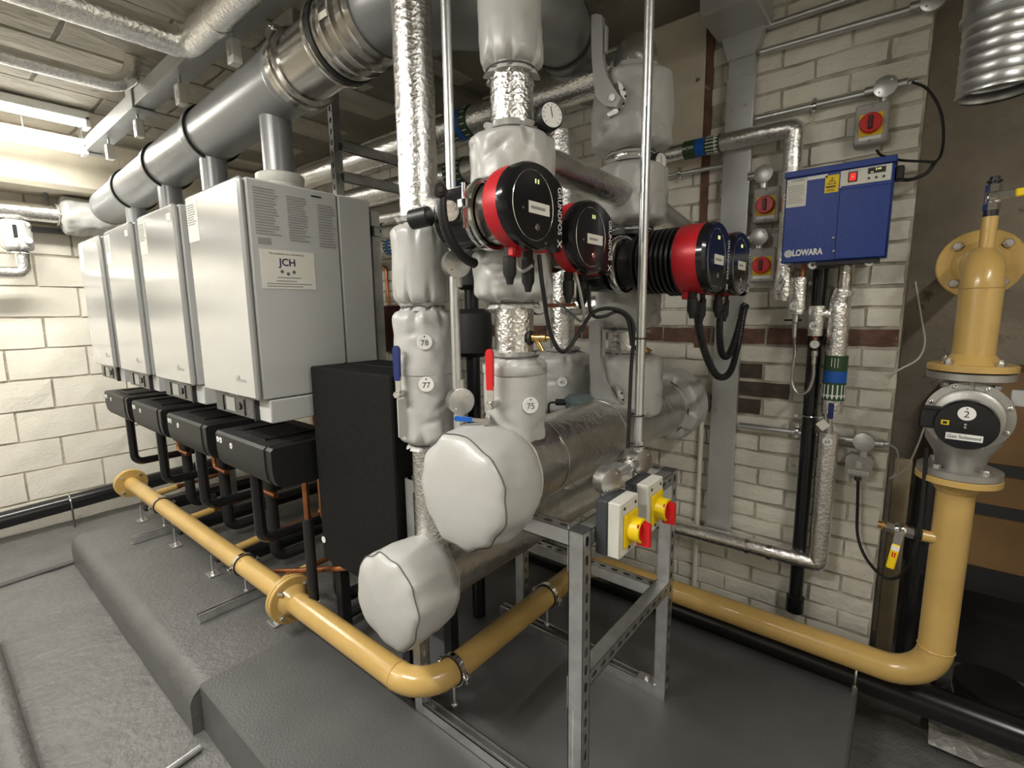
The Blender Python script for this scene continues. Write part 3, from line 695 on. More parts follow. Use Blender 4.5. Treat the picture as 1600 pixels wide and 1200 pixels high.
# riser A
foil_pipe('riser_pipe', 'foil clad riser left of the conduit, reaching the ceiling', [(AX, AY, 1.55), (AX, AY, 2.58)], .0535)
foil_pipe('riser_pipe', 'foil clad riser foot dropping behind the big end cap', [(AX, AY, SZ+SR), (AX, AY, 1.05)], .05, 'foil_crumpled')
nA = to_cam((AX, AY, 0))
jacket('smooth grey jacket at the top of the left riser', (AX, AY, 1.402), Z_, .215, .083, .054, 31, folds=9, dent=.005)
j = jacket('middle grey jacket of the left riser, tagged 78', (AX, AY, 1.205), Z_, .18, .088, .054, 32, folds=7, ends=(0, 1))
tag_at(V((AX, AY, 1.298))+nA*.089, nA, '78', j)
j = jacket('lowest grey jacket of the left riser, tagged 77, with a loose flap', (AX, AY, 1.0), Z_, .225, .0865, .05, 33, folds=6, ends=(1, 0))
tag_at(V((AX, AY, 1.181))+nA*.09, nA, '77', j)
rA = Z_.cross(nA)
MB().obox(V((AX, AY, 1.085))+nA*.062-rA*.062, (.05, .006, .11), ((nA*.6-rA*.8).normalized(), (nA*.8+rA*.6).normalized(), Z_), .002).build('flap', 'jacket', j)
def ball_lever(label, c, n, side, L, mat, group='valve lever handles', w=.02):
    c = V(c); n = V(n).normalized(); s_ = V(side).normalized(); q = n.cross(s_)
    t = thing('valve_lever', label, 'valve handle', c-Z_*.02, group)
    MB().cyl(c-n*.045, c+n*.012, .011, seg=12).hexa(c+n*.012, n, .011, .01).build('spindle', 'chrome', t)
    MB().obox(c+s_*.02+n*.008, (.06, w*.9, .004), (s_, q, n), .001).build('arm', 'chrome', t)
    pts = [(-L*.42, -w*.42), (L*.40, -w*.5), (L*.48, -w*.3), (L*.5, 0), (L*.48, w*.3), (L*.40, w*.5), (-L*.42, w*.42)]
    MB().prism(pts, c+s_*(L*.5+.03)+n*.004, s_, q, n*.011).build('grip', mat, t)
    return t
pA = V((AX, AY, 1.155))+nA*.075-rA*.072
ball_lever('dark blue valve lever on the left riser by tag 77', pA+Z_*.0, (nA*.85-rA*.5), Z_, .105, 'blue_handle')
# riser B with the first twin pump
foil_pipe('riser_pipe', 'foil clad riser above the near twin pump', [(BX, BY, 1.78), (BX, BY, 2.03)], .054, 'foil_crumpled')
foil_pipe('riser_pipe', 'foil clad riser disappearing upward above the top jacket', [(BX, BY, 2.14), (BX, BY, 2.6)], .054)
jacket('grey jacket at the top of the middle riser cut by the picture edge', (BX, BY, 1.965), Z_, .24, .079, .055, 41, folds=6, dent=.006)
jacket('rounded grey jacket above the near twin pump', (BX, BY, 1.672), Z_, .14, .107, .056, 42, folds=8, dent=.012)
foil_pipe('branch_pipe', 'foil clad branch running back from the jacket above the near pump', [(BX+.03, BY+.06, 1.765), (BX+.02, CY-.09, 1.765)], .042, 'foil_dull')
jacket('draped grey jacket beneath the near twin pump', (BX, BY, 1.405), Z_, .135, .104, .056, 43, folds=6, dent=.014)
foil_pipe('riser_pipe', 'foil clad riser between the pump jacket and the jacket tagged 75', [(BX, BY, 1.235), (BX, BY, 1.43)], .052, 'foil_crumpled')
j = jacket('grey jacket tagged 75 with a red lever, above the big header', (BX, BY, 1.02), Z_, .235, .083, .056, 44, folds=5, dent=.007)
nB = to_cam((BX, BY, 0)); rB = Z_.cross(nB)
tag_at(V((BX, BY, 1.14))+(nB*.9+rB*.45).normalized()*.087, nB*.95+rB*.3, '75', j)
MB().lathe([(.084, 0), (.0865, .004), (.0865, .022), (.084, .026)], (BX, BY, 1.215), Z_, 60, closed=True).build('fold_band', 'jacket', j)
ball_lever('bright red valve lever on the jacket tagged 75', V((BX, BY, 1.145))+nB*.09-rB*.058, nB*.9-rB*.4, Z_, .112, 'red_handle')
ball_lever('blue tipped steel lever poking out left of the jacket tagged 75', V((BX, BY, 1.105))+nB*.088-rB*.075, nB, -rB+Z_*.1, .05, 'blue_band', w=.012)
ball_lever('small red lever behind the draped pump jacket', V((BX-.1, BY+.22, 1.43)), nB, -rB, .09, 'red_handle')
ball_lever('red lever end peeping out left of the rounded jacket', V((BX-.07, BY+.06, 1.775)), nB, -rB+Z_*.15, .06, 'red_handle', w=.016)
def gauge(label, c, n, r=.033, mat='black_plastic', stem=None):
    c = V(c); n = V(n).normalized(); rx, u, n = frame(n)
    t = thing('pressure_gauge', label, 'gauge', c-Z_*r, 'dial gauges')
    MB().lathe([(r*.9, -.03), (r, -.026), (r, .0), (r*.94, .004), (r*.88, .003)], c, n, 36).build('case', mat, t)
    f = MB().disc(c+n*.0005, n, r*.87, .003, 36).build('dial', 'white_plastic', t)
    for k in range(11):
        th = math.radians(225-27*k); e = rx*math.cos(th)+u*math.sin(th)
        MB().obox(c+n*.0037+e*r*.72, (r*.16, r*.035, .0006), (e, n.cross(e), n)).build('scale_mark', 'print_black', f)
    th = 1.75; e = rx*math.cos(th)+u*math.sin(th); MB().obox(c+n*.0042+e*r*.2, (r*.75, r*.06, .0008), (e, n.cross(e), n)).build('needle', 'print_black', f)
    if stem is not None: MB().cyl(c-n*.028, V(stem), .008, seg=10).build('stem', 'copper', t)
    return t
g0 = V((BX, BY, 1.85))+rB*.085+nB*.02
gauge('round pressure gauge on the middle riser above the near pump', g0+V((.015, 0, 0)), V((.9, -.42, .03)), .033, stem=V((BX, BY, 1.84))+rB*.04)
def brass_valve(label, c, d, parent=None):
    c = V(c); d = V(d).normalized()
    t = thing('drain_cock', label, 'valve', c-Z_*.01, 'brass drain cocks')
    MB().disc(c, d, .019, .006, 18).build('grommet', 'rubber', t)
    MB().lathe([(.009, 0), (.011, .004), (.011, .014), (.0085, .016), (.0085, .03), (.0105, .032), (.0105, .046), (.006, .048), (.006, .056)], c, d, 16).build('body', 'brass', t)
    MB().cyl(c+d*.016, c+d*.03-Z_*.035+d*.006, .0065, seg=12).build('outlet', 'brass', t)
    MB().obox(c+d*.058, (.005, .014, .005), (d, d.cross(Z_).normalized(), Z_)).build('key', 'brass', t)
brass_valve('brass drain cock on the middle riser above tag 75', V((BX, BY, 1.31))+(rB*.8+nB*.6)*.05, rB*.85+nB*.4)
# riser C with the second twin pump
foil_pipe('riser_pipe', 'foil clad riser bending away at the top behind the right conduit', [(CX, CY, 2.12), (CX, CY, 2.262), (CX-.02, 1.80, 2.262), (-4.3, 1.80, 2.265)], .066, 'foil', rad=.055)
j = jacket('boxy grey valve jacket with a grey lever, high on the rear riser', (CX, CY, 1.925), Z_, .245, .135, .074, 51, folds=5, dent=.02)
foil_pipe('riser_pipe', 'short foil clad pipe between the two upper jackets of the rear riser', [(CX, CY, 1.84), (CX, CY, 1.98)], .073)
jacket('rounded grey jacket above the rear twin pump', (CX, CY, 1.672), Z_, .205, .128, .074, 52, folds=7, dent=.014)
jacket('grey jacket beneath the rear twin pump', (CX, CY, 1.315), Z_, .145, .118, .07, 53, folds=7, dent=.016)
foil_pipe('riser_pipe', 'short foil clad pipe with green glints on the rear riser below its pump', [(CX, CY, 1.17), (CX, CY, 1.345)], .07)
jacket('grey valve jacket with a tall grey lever, low on the rear riser', (CX, CY, .985), Z_, .23, .132, .074, 54, folds=6, dent=.014)
foil_pipe('branch_pipe', 'foil clad stub running back from the jacket above the rear pump', [(CX+.06, CY+.08, 1.74), (CX+.02, 2.16, 1.72)], .04, 'foil_dull')
brass_valve('brass drain cock on the rear riser beside the conduit', V((CX, CY, 1.235))+V((.06, -.035, 0)), V((.9, -.3, 0)))
def butterfly_lever(label, y0, dx, dy, th=.028):
    A = lambda q: [at(px+dx, py+dy, 'Y', y0) for px, py in q]
    hp = A([(929, 30), (937, 28), (945, 30), (946, 60), (946, 92), (952, 122), (966, 146), (975, 158), (968, 172), (950, 170), (936, 156), (933, 138), (930, 100), (929, 60)])
    t = thing('butterfly_lever', label, 'valve handle', hp[9], 'grey butterfly valve levers'); n = len(hp); u = V((.12, -1, 0)).normalized()*th
    MB().loft([[p for p in hp], [p+u for p in hp]]).build('handle', 'lever_grey', t)
    lp = A([(948, 42), (951, 44), (950, 84), (947, 86)]); MB().loft([lp, [p+u*.6 for p in lp]]).build('latch', 'lever_grey', t)
    cp = A([(966, 126), (974, 134), (980, 148), (978, 164), (966, 178), (952, 184), (950, 179), (962, 171), (970, 160), (971, 148)]); MB().loft([[p-u*.2 for p in cp], [p+u*.35 for p in cp]]).build('notch_plate', 'zinc_cast', t)
    for q in ((977, 142), (979, 152), (976, 164), (969, 173)): MB().disc(at(q[0]+dx, q[1]+dy, 'Y', y0)+u*.3, u, .004, .003, 8).build('notch', 'print_black', t)
    c = at(962+dx, 158+dy, 'Y', y0); MB().cyl(c, c+V((.03, .1, 0)), .013, seg=14).build('spindle', 'zinc_cast', t); MB().disc(c+u, u, .011, .006, 16).build('hub', 'zinc_cast', t)
nC = to_cam((CX, CY, 0)); rC = Z_.cross(nC)
butterfly_lever('pale grey butterfly valve lever reaching up to the ceiling', 1.545, 0, 0)
butterfly_lever('pale grey butterfly valve lever low on the rear riser', 1.55, -4, 472)
gauge('small side on pressure gauge right of the rear riser', at(1032, 252, 'Y', 1.68), V((.95, -.3, 0)), .03, stem=V((CX+.06, CY, 1.91)))
# riser D behind
foil_pipe('riser_pipe', 'foil clad riser behind the pumps with a capped top', [(DX, DY, 1.2), (DX, DY, 2.05)], .05, 'foil_crumpled')
foil_pipe('branch_pipe', 'foil clad branch crossing behind the near pump cables', [(DX+.02, DY-.02, 1.39), (CX-.08, CY, 1.40)], .036, 'foil_crumpled')
j = jacket('rounded grey jacket tagged 45 on the riser behind', (DX, DY, .97), Z_, .24, .118, .06, 61, folds=6, dent=.012)
nD = to_cam((DX, DY, 0)); tag_at(V((DX, DY, 1.105))+nD*.123, nD, '45', j, .019)
foil_pipe('riser_pipe', 'foil clad riser foot under the jacket tagged 45', [(DX, DY, SZ+.05), (DX, DY, 1.0)], .05, 'foil_dull')
gauge('black thermometer stub on the branch behind the near pump', at(842, 478, 'Y', 1.35), V((.8, -.55, .0)), .03, stem=V((DX+.08, DY-.02, 1.40)))
t = thing('flow_sensor', 'teal grey sensor head standing on the big header', 'sensor', at(898, 665, 'Y', 1.6))
p = at(905, 628, 'Y', 1.5)
MB().lathe([(.045, -.035), (.05, -.03), (.05, 0), (.054, .002), (.054, .014), (.04, .026), (.02, .03)], p, Z_, 32).build('housing', 'teal_case', t)
MB().cyl(p-Z_*.035, p-Z_*.12, .009, seg=12).build('stem', 'brass', t); MB().cyl(p-rB*.045, p-rB*.085, .012, seg=12).build('cable_gland', 'rubber', t)
MB().tube(spline([p-rB*.08, p-rB*.11-Z_*.01, p-rB*.10-Z_*.09, p-rB*.085-Z_*.13]), .004, 8).build('cable', 'rubber', t)
# ------------------------------------------------------------------ twin pumps
KY = 1.26
def head_outline(R, k=1.):
    pts = []
    for i in range(25):
        th = math.radians(62+(300-62)*i/24); pts.append((R*math.cos(th)*k, R*math.sin(th)*k))
    e = R*.86
    pts += [(e*.75*k, -R*1.0*k), (e*.95*k, -R*.97*k), (e*k, -R*.88*k), (e*k, -R*.4*k), (e*k, R*.1*k), (e*k, R*.52*k), (e*.97*k, R*.62*k), (e*.86*k, R*.72*k)]
    return [(p*KY, q) for p, q in pts]
def twin_pump(label, x0, xf, y1, y2, z, z2, R, fins, px, py):
    t = thing('twin_pump', label, 'pump', (px, py, z-R), 'twin circulation pumps')
    ym = (y1+y2)/2
    MB().lathe([(.06, -.14), (.085, -.14), (.085, -.115), (.06, -.11), (.085, -.07), (.10, 0), (.085, .07), (.06, .11), (.085, .115), (.085, .14), (.06, .14)], (px, py, (z+z2)/2), Z_, 36).build('volute', 'black_plastic', t)
    for yy, zz, k in ((y1, z, 0), (y2, z2, 1)):
        c0 = V((px, yy, zz))
        MB().lathe([(R*.62, -.09), (R*.82, -.07), (R*.86, 0), (R*.80, .03)], c0, X_, 36).build('pump_housing', 'black_gloss', t)
        cb = MB().lathe([(R*.82, .0), (R*.9, .0), (R*.93, .008), (R*.93, .018), (R*.9, .026), (R*.82, .026)], V((x0, yy, zz)), X_, 44, closed=True).build('clamp_ring', 'chrome', t)
        MB().obox(V((x0+.012, yy-R*.93, zz+.012)), (.03, .02, .022), None, .003).cyl((x0+.012, yy-R*.95, zz-.04), (x0+.012, yy-R*.95, zz+.055), .004, seg=8).build('clamp_screw', 'chrome', cb)
        xr = xf-.062 if not fins else xf-.092
        pr = [(R*.8, 0), (R*.84, .01)]
        L = xr-(x0+.026)
        if fins:
            pr = [(R*.74, 0), (R*.74, L*.28)]
            nf = 9; a0 = L*.28; st = (L-a0)/nf
            for q in range(nf): pr += [(R*.84, a0+st*q), (R*.97, a0+st*(q+.15)), (R*.97, a0+st*(q+.5)), (R*.84, a0+st*(q+.65))]
            pr.append((R*.84, L))
        else: pr = [(R*.78, 0), (R*.8, L)]
        MB().lathe(pr, V((x0+.026, yy, zz)), X_, 48).build('motor', 'black_plastic' if fins else 'stainless', t)
        o1 = head_outline(R, .985); o2 = head_outline(R, 1.0)
        F = lambda pts, x: [V((x, yy+p, zz+q)) for p, q in pts]
        MB().loft([F(o1, xr), F(o2, xr+.008), F(o2, xf-.024)]).build('red_housing', 'red_pump', t, label='red pump housing')
        o3 = head_outline(R, 1.012); o4 = head_outline(R, .96)
        fc = MB().loft([F(o3, xf-.024), F(o3, xf-.008), F(o4, xf)]).build('control_face', 'black_gloss', t, label='glossy black control face')
        MB().ring((xf+.0005, yy-R*.2, zz-R*.02), X_, R*.80, .0013, 48, 6).build('trim_ring', 'chrome', fc)
        patch((xf+.0005, yy+R*.02, zz-R*.06), Y_, Z_, R*.85, R*.27, 'paper', fc, 'label_sticker', .0008); print_lines((xf+.0005, yy-R*.02, zz-R*.06), Y_, Z_, R*.6, R*.09, 1, 'print_grey', fc, seed=k, fill=.7)
        MB().disc((xf+.0005, yy-R*.08, zz-R*.5), X_, R*.085, .003, 20, .001).build('button', 'chrome', fc)
        for (a_, b_) in ((.28, .62), (-.62, -.12), (.28, -.84)): MB().disc((xf+.0003, yy+R*a_, zz+R*b_), X_, R*.03, .0015, 10).build('screw', 'zinc_cast', fc)
        MB().box(xf+.0004, xf+.001, yy-R*.13, yy-R*.10, zz+R*.5, zz+R*.6).build('eye_mark', 'lcd', fc); MB().box(xf+.0004, xf+.001, yy-R*.02, yy+R*.01, zz+R*.5, zz+R*.6).build('eye_mark', 'lcd', fc)
        text('GRUNDFOS', (xf+.0006, yy+R*.89, zz+R*.0), -Z_, Y_, R*.24, 'white_plastic', fc, width=R*1.15, bold=.0002)
        text('X', (xf+.0006, yy+R*.88, zz-R*.80), -Z_, Y_, R*.28, 'white_plastic', fc, bold=.0004)
        for dy, ll in ((-.3, .035), (.45, .05)):
            MB().lathe([(.012, 0), (.012, .02), (.015, .022), (.015, .022+ll), (.010, .032+ll), (.007, .045+ll)], V((xf-.06, yy+R*dy, zz-R*.93)), -Z_, 16).build('cable_gland', 'rubber', t)
        if k == 0: MB().obox(V((xr+.012, yy-R*.25, zz-R*.97)), (.022, .03, R*.4), None, .004).build('housing_rib', 'red_pump', t)
    return t
p1 = twin_pump('near twin pump with red housings and two round black faces', -.79, -.64, .884, 1.124, 1.60, 1.56, .089, False, BX, BY)
p2 = twin_pump('rear twin pump with ribbed black motors and red housings', -.765, -.45, 1.508, 1.753, 1.524, 1.522, .101, True, CX, CY)
# strap and black plug left of the near pump
q0 = V((-.815, .80, 1.60))
MB().lathe([(.016, 0), (.022, .004), (.022, .05), (.014, .055)], q0+V((-.05, -.02, -.005)), V((-.8, -.25, -.1)), 20).build('vent_plug', 'black_plastic', p1)
MB().tube([V((-.80, .868, 1.603))+V((.0, -math.cos(a_)*.115, math.sin(a_)*.115)) for a_ in [math.radians(14-12*k) for k in range(9)]], .011, 10).build('strap', 'black_plastic', p1)
MB().disc(V((-.80, .752, 1.632)), V((.6, -.8, 0)), .015, .014, 20, .004).build('strap_pivot', 'black_plastic', p1); MB().disc(V((-.79, .742, 1.632)), V((.6, -.8, 0)), .006, .006, 12).build('strap_pin', 'chrome', p1)
MB().cyl((-.815, .79, 1.60), (-1.02, .93, 1.66), .022).build('vent_pipe', 'foil', p1)
# cables of the near pump
def cable(label, pts, r=.0045, mat='rubber', group='loose cables', name='cable'):
    return MB().tube(spline(pts, 9), r, 9).build(name, mat, label=label, cat='cable', group=group)
c1 = V((-.712, .868+.045, 1.43)); c2 = V((-.712, 1.105-.03, 1.41)); c3 = V((-.712, 1.105+.045, 1.40))
cable('black cable drooping from the near pump in a deep loop', [at(842, 398, 'Y', .91), at(848, 450, 'Y', .93), at(860, 520, 'Y', .98), at(880, 550, 'Y', 1.02), at(905, 520, 'Y', 1.08), at(925, 490, 'Y', 1.14), at(950, 482, 'Y', 1.2), at(978, 490, 'Y', 1.24), at(990, 515, 'Y', 1.25), at(986, 580, 'Y', 1.25), at(981, 700, 'Y', 1.25)], .0052)
cable('thin grey cable hanging from the second head of the near pump', [at(899, 425, 'Y', 1.09), at(906, 455, 'Y', 1.1), at(912, 490, 'Y', 1.13), at(908, 502, 'Y', 1.15), at(890, 488, 'Y', 1.2), at(868, 470, 'Y', 1.25)], .004, 'grey_plastic')
cable('short black cable from the second head of the near pump to the conduit', [at(921, 445, 'Y', 1.15), at(921, 478, 'Y', 1.16), at(928, 494, 'Y', 1.17), at(945, 494, 'Y', 1.2), at(965, 487, 'Y', 1.23), at(981, 500, 'Y', 1.245), at(987, 540, 'Y', 1.25)], .0048)
cable('little grey cable loop under the first head of the near pump', [at(806, 398, 'Y', .89), at(810, 418, 'Y', .9), at(818, 424, 'Y', .9), at(832, 415, 'Y', .905)], .0038, 'grey_plastic')
def flexi(label, pts, r=.0125):
    t = thing('flexible_conduit', label, 'flexible conduit', V(pts[len(pts)//2]), 'black flexible conduits')
    P = spline(pts, 30); fn = lambda j, th, rr: rr*(1.0 if j % 2 else .86)
    MB().tube(P, r, 14, fn=fn).build('conduit', 'black_plastic', t, sharp=20)
    d = (P[0]-P[2]).normalized(); MB().cyl(P[0]+d*.03, P[0], .010).build('brass_gland', 'chrome', t); MB().lathe([(.017, 0), (.017, .02), (.015, .03)], P[0], -d, 16).build('nut', 'rubber', t)
    return t
flexi('near black flexible conduit looping from the rear pump to the wall', [at(1089, 470, 'Y', 1.53), at(1093, 515, 'Y', 1.58), at(1105, 560, 'Y', 1.68), at(1122, 588, 'Y', 1.8), at(1140, 582, 'Y', 1.95), at(1152, 545, 'Y', 2.1), at(1162, 490, 'Y', 2.2), at(1166, 478, 'Y', 2.26)])
flexi('far black flexible conduit looping from the rear pump to the wall', [at(1127, 475, 'Y', 1.75), at(1124, 520, 'Y', 1.8), at(1128, 552, 'Y', 1.9), at(1138, 555, 'Y', 2.0), at(1150, 525, 'Y', 2.12), at(1160, 485, 'Y', 2.22), at(1162, 476, 'Y', 2.26)])

# ------------------------------------------------------------------ conduits on the stand
def jbox(c, n, parent, r=.033, d=.03, lid='galv_light', spouts=(), glass=False, name='junction_box'):
    c = V(c); n = V(n).normalized(); rx, u, n = frame(n)
    b = MB().lathe([(r*.96, -d), (r, -d+.003), (r, 0)], c, n, 36).build(name, 'zinc_cast', parent)
    MB().lathe([(r*1.02, 0), (r*1.02, .0025), (r*.99, .003)], c, n, 36).build('lid', lid, b)
    for sg in (-1, 1): MB().lathe([(.0035, 0), (.0035, .002), (.001, .003)], c+n*.003+(rx*.5+u*.55)*sg*r*.95, n, 12).build('lid_screw', 'chrome', b)
    for s_ in spouts:
        s_ = V(s_).normalized(); MB().lathe([(.0165, 0), (.0165, .03), (.0145, .031)], c-n*d/2+s_*r*.85, s_, 18).build('spout', 'zinc_cast', b)
    return b
K1 = V((-.95, .93, 0)); k1 = thing('conduit_run', 'steel conduit with two round boxes beside the left riser', 'conduit', K1+Z_*1.05, 'steel conduits')
MB().cyl(K1+Z_*1.54, K1+Z_*2.58, .0125).build('conduit', 'galv_light', k1); MB().cyl(K1+Z_*1.17, K1+Z_*1.47, .0125).build('conduit', 'galv_light', k1); MB().cyl(K1+Z_*.99, K1+Z_*1.1, .0125).build('conduit', 'galv_light', k1)
for z in (1.504, 1.137): jbox(K1+V((.015, 0, z)), V((.9, -.44, 0)), k1, .036, .032, 'zinc_cast', (Z_, -Z_))
K2 = V((-.575, 1.27, 0)); k2 = thing('conduit_run', 'steel conduit dropping from the ceiling to the isolators on the stand', 'conduit', K2+Z_*.88, 'steel conduits')
MB().cyl(K2+Z_*.985, K2+Z_*2.58, .0125).build('conduit', 'galv_light', k2)
print_lines(K2+V((.0035, -.0125, 1.72)), -Z_, V((.93, .37, 0)).normalized(), .34, .006, 1, 'teal_case', k2, seed=2, fill=.4)
jbox(K2+V((.016, 0, .951)), V((.97, -.25, 0)), k2, .036, .032, 'zinc_cast', (Z_, -Z_, -Y_))
jbox(K2+V((.016, -.19, .948)), V((.97, -.25, 0)), k2, .036, .032, 'zinc_cast', (-Z_,))
MB().cyl(K2+V((0, -.02, .95)), K2+V((0, -.17, .948)), .0125).build('conduit', 'galv_light', k2)
for z in (1.30, 1.085, .998): MB().ring(K2+V((-.004, -.004, z)), Z_, .019, .002, 24, 6).build('cable_tie', 'rubber', k2)
# isolators on the stand
def stand_isolator(label, c):
    c = V(c); t = thing('rotary_isolator', label, 'isolator switch', c-Z_*.07, 'yellow and red isolators on the stand')
    x, y, z = c
    MB().box(x, x+.032, y-.052, y+.052, z-.07, z+.072, .003).build('back_box', 'slate_plastic', t)
    MB().box(x+.032, x+.066, y-.05, y+.05, z-.07, z+.072, .003).build('cover', 'cream_plastic', t)
    MB().box(x+.066, x+.0675, y-.042, y+.042, z-.06, z+.062).build('plate', 'cream_plastic', t)
    yb = MB().box(x+.067, x+.074, y-.036, y+.036, z-.044, z+.040, .002).build('yellow_base', 'yellow_plastic', t)
    MB().lathe([(.031, 0), (.030, .028), (.026, .030), (.022, .024), (0, .024)], (x+.074, y, z-.002), X_, 36).build('yellow_rim', 'yellow_plastic', yb)
    MB().disc((x+.098, y, z-.002), X_, .022, .003, 24).build('dial', 'red_handle', t)
    MB().loft([[V((x+.09, y+a, z-.004+b)) for a, b in ((-.008, -.034), (.008, -.034), (.008, .03), (-.008, .03))], [V((x+.122, y+a, z-.004+b)) for a, b in ((-.0065, -.034), (.0065, -.034), (.0065, .022), (-.0065, .022))]]).build('handle', 'red_handle', t)
    MB().disc((x+.0995, y-.024, z+.018), X_, .005, .002, 10).build('padlock_slot', 'red_handle', t)
    for dy in (-.03, .03): MB().disc((x+.0675, y+dy, z+.056), X_, .0045, .001, 12).build('screw', 'print_black', t)
    for dy in (.0,): MB().disc((x+.0675, y+dy, z-.054), X_, .0045, .001, 12).build('screw', 'print_black', t)
stand_isolator('yellow and red rotary isolator nearer the viewer on the stand', (-.571, 1.075, .845))
stand_isolator('yellow and red rotary isolator farther along the stand rail', (-.571, 1.235, .845))

# ------------------------------------------------------------------ back wall fittings
GI = 'red rotary isolators on the brick wall'
def wall_isolator(label, c, w=.098, h=.135, d=.062):
    x, y, z = c; t = thing('rotary_isolator', label, 'isolator switch', (x, YB-.01, z-h/2), GI)
    MB().box(x-w/2, x+w/2, YB-.011-d, YB-.012, z-h/2, z+h/2, .005).build('box', 'grey_plastic', t); f = YB-.011-d
    MB().box(x-w*.35, x+w*.35, f-.002, f, z-h*.30, z+h*.24).build('yellow_plate', 'yellow_sticker', t)
    MB().lathe([(.033, 0), (.033, .018), (.030, .021), (0, .021)], (x, f-.002, z-.002), -Y_, 36).build('red_knob', 'red_handle', t)
    MB().box(x-.0065, x+.0065, f-.031, f-.022, z-.024, z+.02, .002).build('pointer', 'maroon', t)
    patch((x, f-.0002, z-h*.36), X_, Z_, w*.66, .012, 'white_plastic', t, 'label_strip')
    for zz in (h*.43, -h*.43): MB().disc((x, f, z+zz), -Y_, .005, .002, 12).build('screw', 'print_grey', t)
    return t
def wp(px, py, y=2.24): return at(px, py, 'Y', y)
wall_isolator('red rotary isolator beside the brick pier edge, above the blue unit', wp(1361, 193, 2.23))
wall_isolator('upper red rotary isolator left of the blue unit', wp(1197, 320, 2.23))
wall_isolator('lower red rotary isolator left of the blue unit', wp(1191, 414, 2.23))
def wall_conduit(label, pts, boxes, clips=(), r=.0125):
    pts = [V(p) for p in pts]; t = thing('conduit_run', label, 'conduit', pts[0], 'steel conduits')
    MB().tube(fillet(pts, .04), r).build('conduit', 'galv_light', t)
    for c, sp in boxes: jbox(c, -Y_, t, .034, .03, 'galv_light', sp)
    for c in clips:
        c = V(c); MB().lathe([(r, -.008), (r+.003, -.008), (r+.003, .008), (r, .008)], c, X_, 18, closed=True).build('saddle', 'chrome', t)
        for sg in (-1, 1): MB().disc(c+Z_*sg*.022+Y_*.008, -Y_, .008, .006, 14).build('saddle_foot', 'chrome', t)
    return t
yc = 2.262
b1 = wp(1384, 137, yc-.012); wall_conduit('steel conduit on the wall running to the box above the blue unit', [(-.555, yc, b1.z), (b1.x+.085, yc, b1.z)], [(b1+V((0, -.015, 0)), (X_, -X_, -Z_))], [(at(1272, 166, 'Y', yc))])
bt = wp(1458, 2, yc-.012); wall_conduit('upper steel conduit near the ceiling ending in a round box', [(-.555, yc, bt.z+.012), (bt.x, yc, bt.z+.0)], [(bt+V((0, -.015, 0)), (-X_,))])
wall_conduit('second steel conduit running just under the ceiling conduit', [(-.555, yc, bt.z+.10), (-.03, yc, bt.z+.10)], [])
b2 = wp(1194, 273, yc-.012); wall_conduit('short conduit and round box above the upper left isolator', [(-.555, yc, b2.z), (b2.x, yc, b2.z), (b2.x, yc, b2.z-.07)], [(b2+V((0, -.015, 0)), (-X_, -Z_))])
b3 = wp(1187, 371, yc-.012); wall_conduit('short conduit and round box above the lower left isolator', [(-.555, yc, b3.z), (b3.x, yc, b3.z), (b3.x, yc, b3.z-.07)], [(b3+V((0, -.015, 0)), (-X_, -Z_))])
b4 = wp(1350, 690, yc-.012); wall_conduit('steel conduit low on the wall leading to the box over the grey spur', [(-.555, yc, b4.z), (b4.x+.075, yc, b4.z)], [(b4+V((0, -.015, 0)), (X_, -X_, -Z_))], [at(1245, 673, 'Y', yc)])
wall_conduit('thin conduit passing beneath the labelled water pipe', [(-1.02, yc, at(1060, 272, 'Y', yc).z), (-.675, yc, at(1060, 272, 'Y', yc).z)], [], [at(1062, 270, 'Y', yc)], .010)
t = MB().cyl((-.72, yc+.012, .02), (-.72, yc+.012, .86), .011).build('wall_tube', 'painted_brick', label='thin cream painted tube standing against the brick wall', cat='tube')
# steel cable channel
xl_, xr_ = at(1108, 700, 'Y', 2.246).x, at(1147, 700, 'Y', 2.246).x; xm_ = (xl_+xr_)/2
t = thing('cable_trunking', 'tall grey steel trunking fixed upright on the brick wall', 'trunking', (xm_, 2.27, .37))
zb_t = at(1120, 825, 'Y', 2.246).z
MB().box(xl_+.003, xr_-.003, 2.25, 2.288, zb_t, 2.58, .002).build('body', 'galv_sheet', t)
MB().box(xl_, xr_, 2.246, 2.25, zb_t, 2.30, .001).build('lid', 'galv_sheet', t)
MB().box(xr_-.004, xr_+.001, 2.245, 2.262, zb_t, 2.30).build('lid_edge', 'galv_light', t)
MB().obox((xm_, 2.15, 2.52), (.2, .25, .12), None, .004).build('branch', 'galv_sheet', t)
MB().prism([(-.05, 0), (.05, 0), (.08, .09), (-.08, .09)], (xm_, 2.285, 2.37), X_, Z_, (0, -.05, 0)).build('gusset', 'galv_sheet', t)
for (dx, z) in ((-.03, 2.18), (.025, 2.19), (-.03, .93), (.025, .925)): MB().disc((xm_+dx, 2.246, z), -Y_, .0075, .003, 14).build('rivet', 'zinc_cast', t)
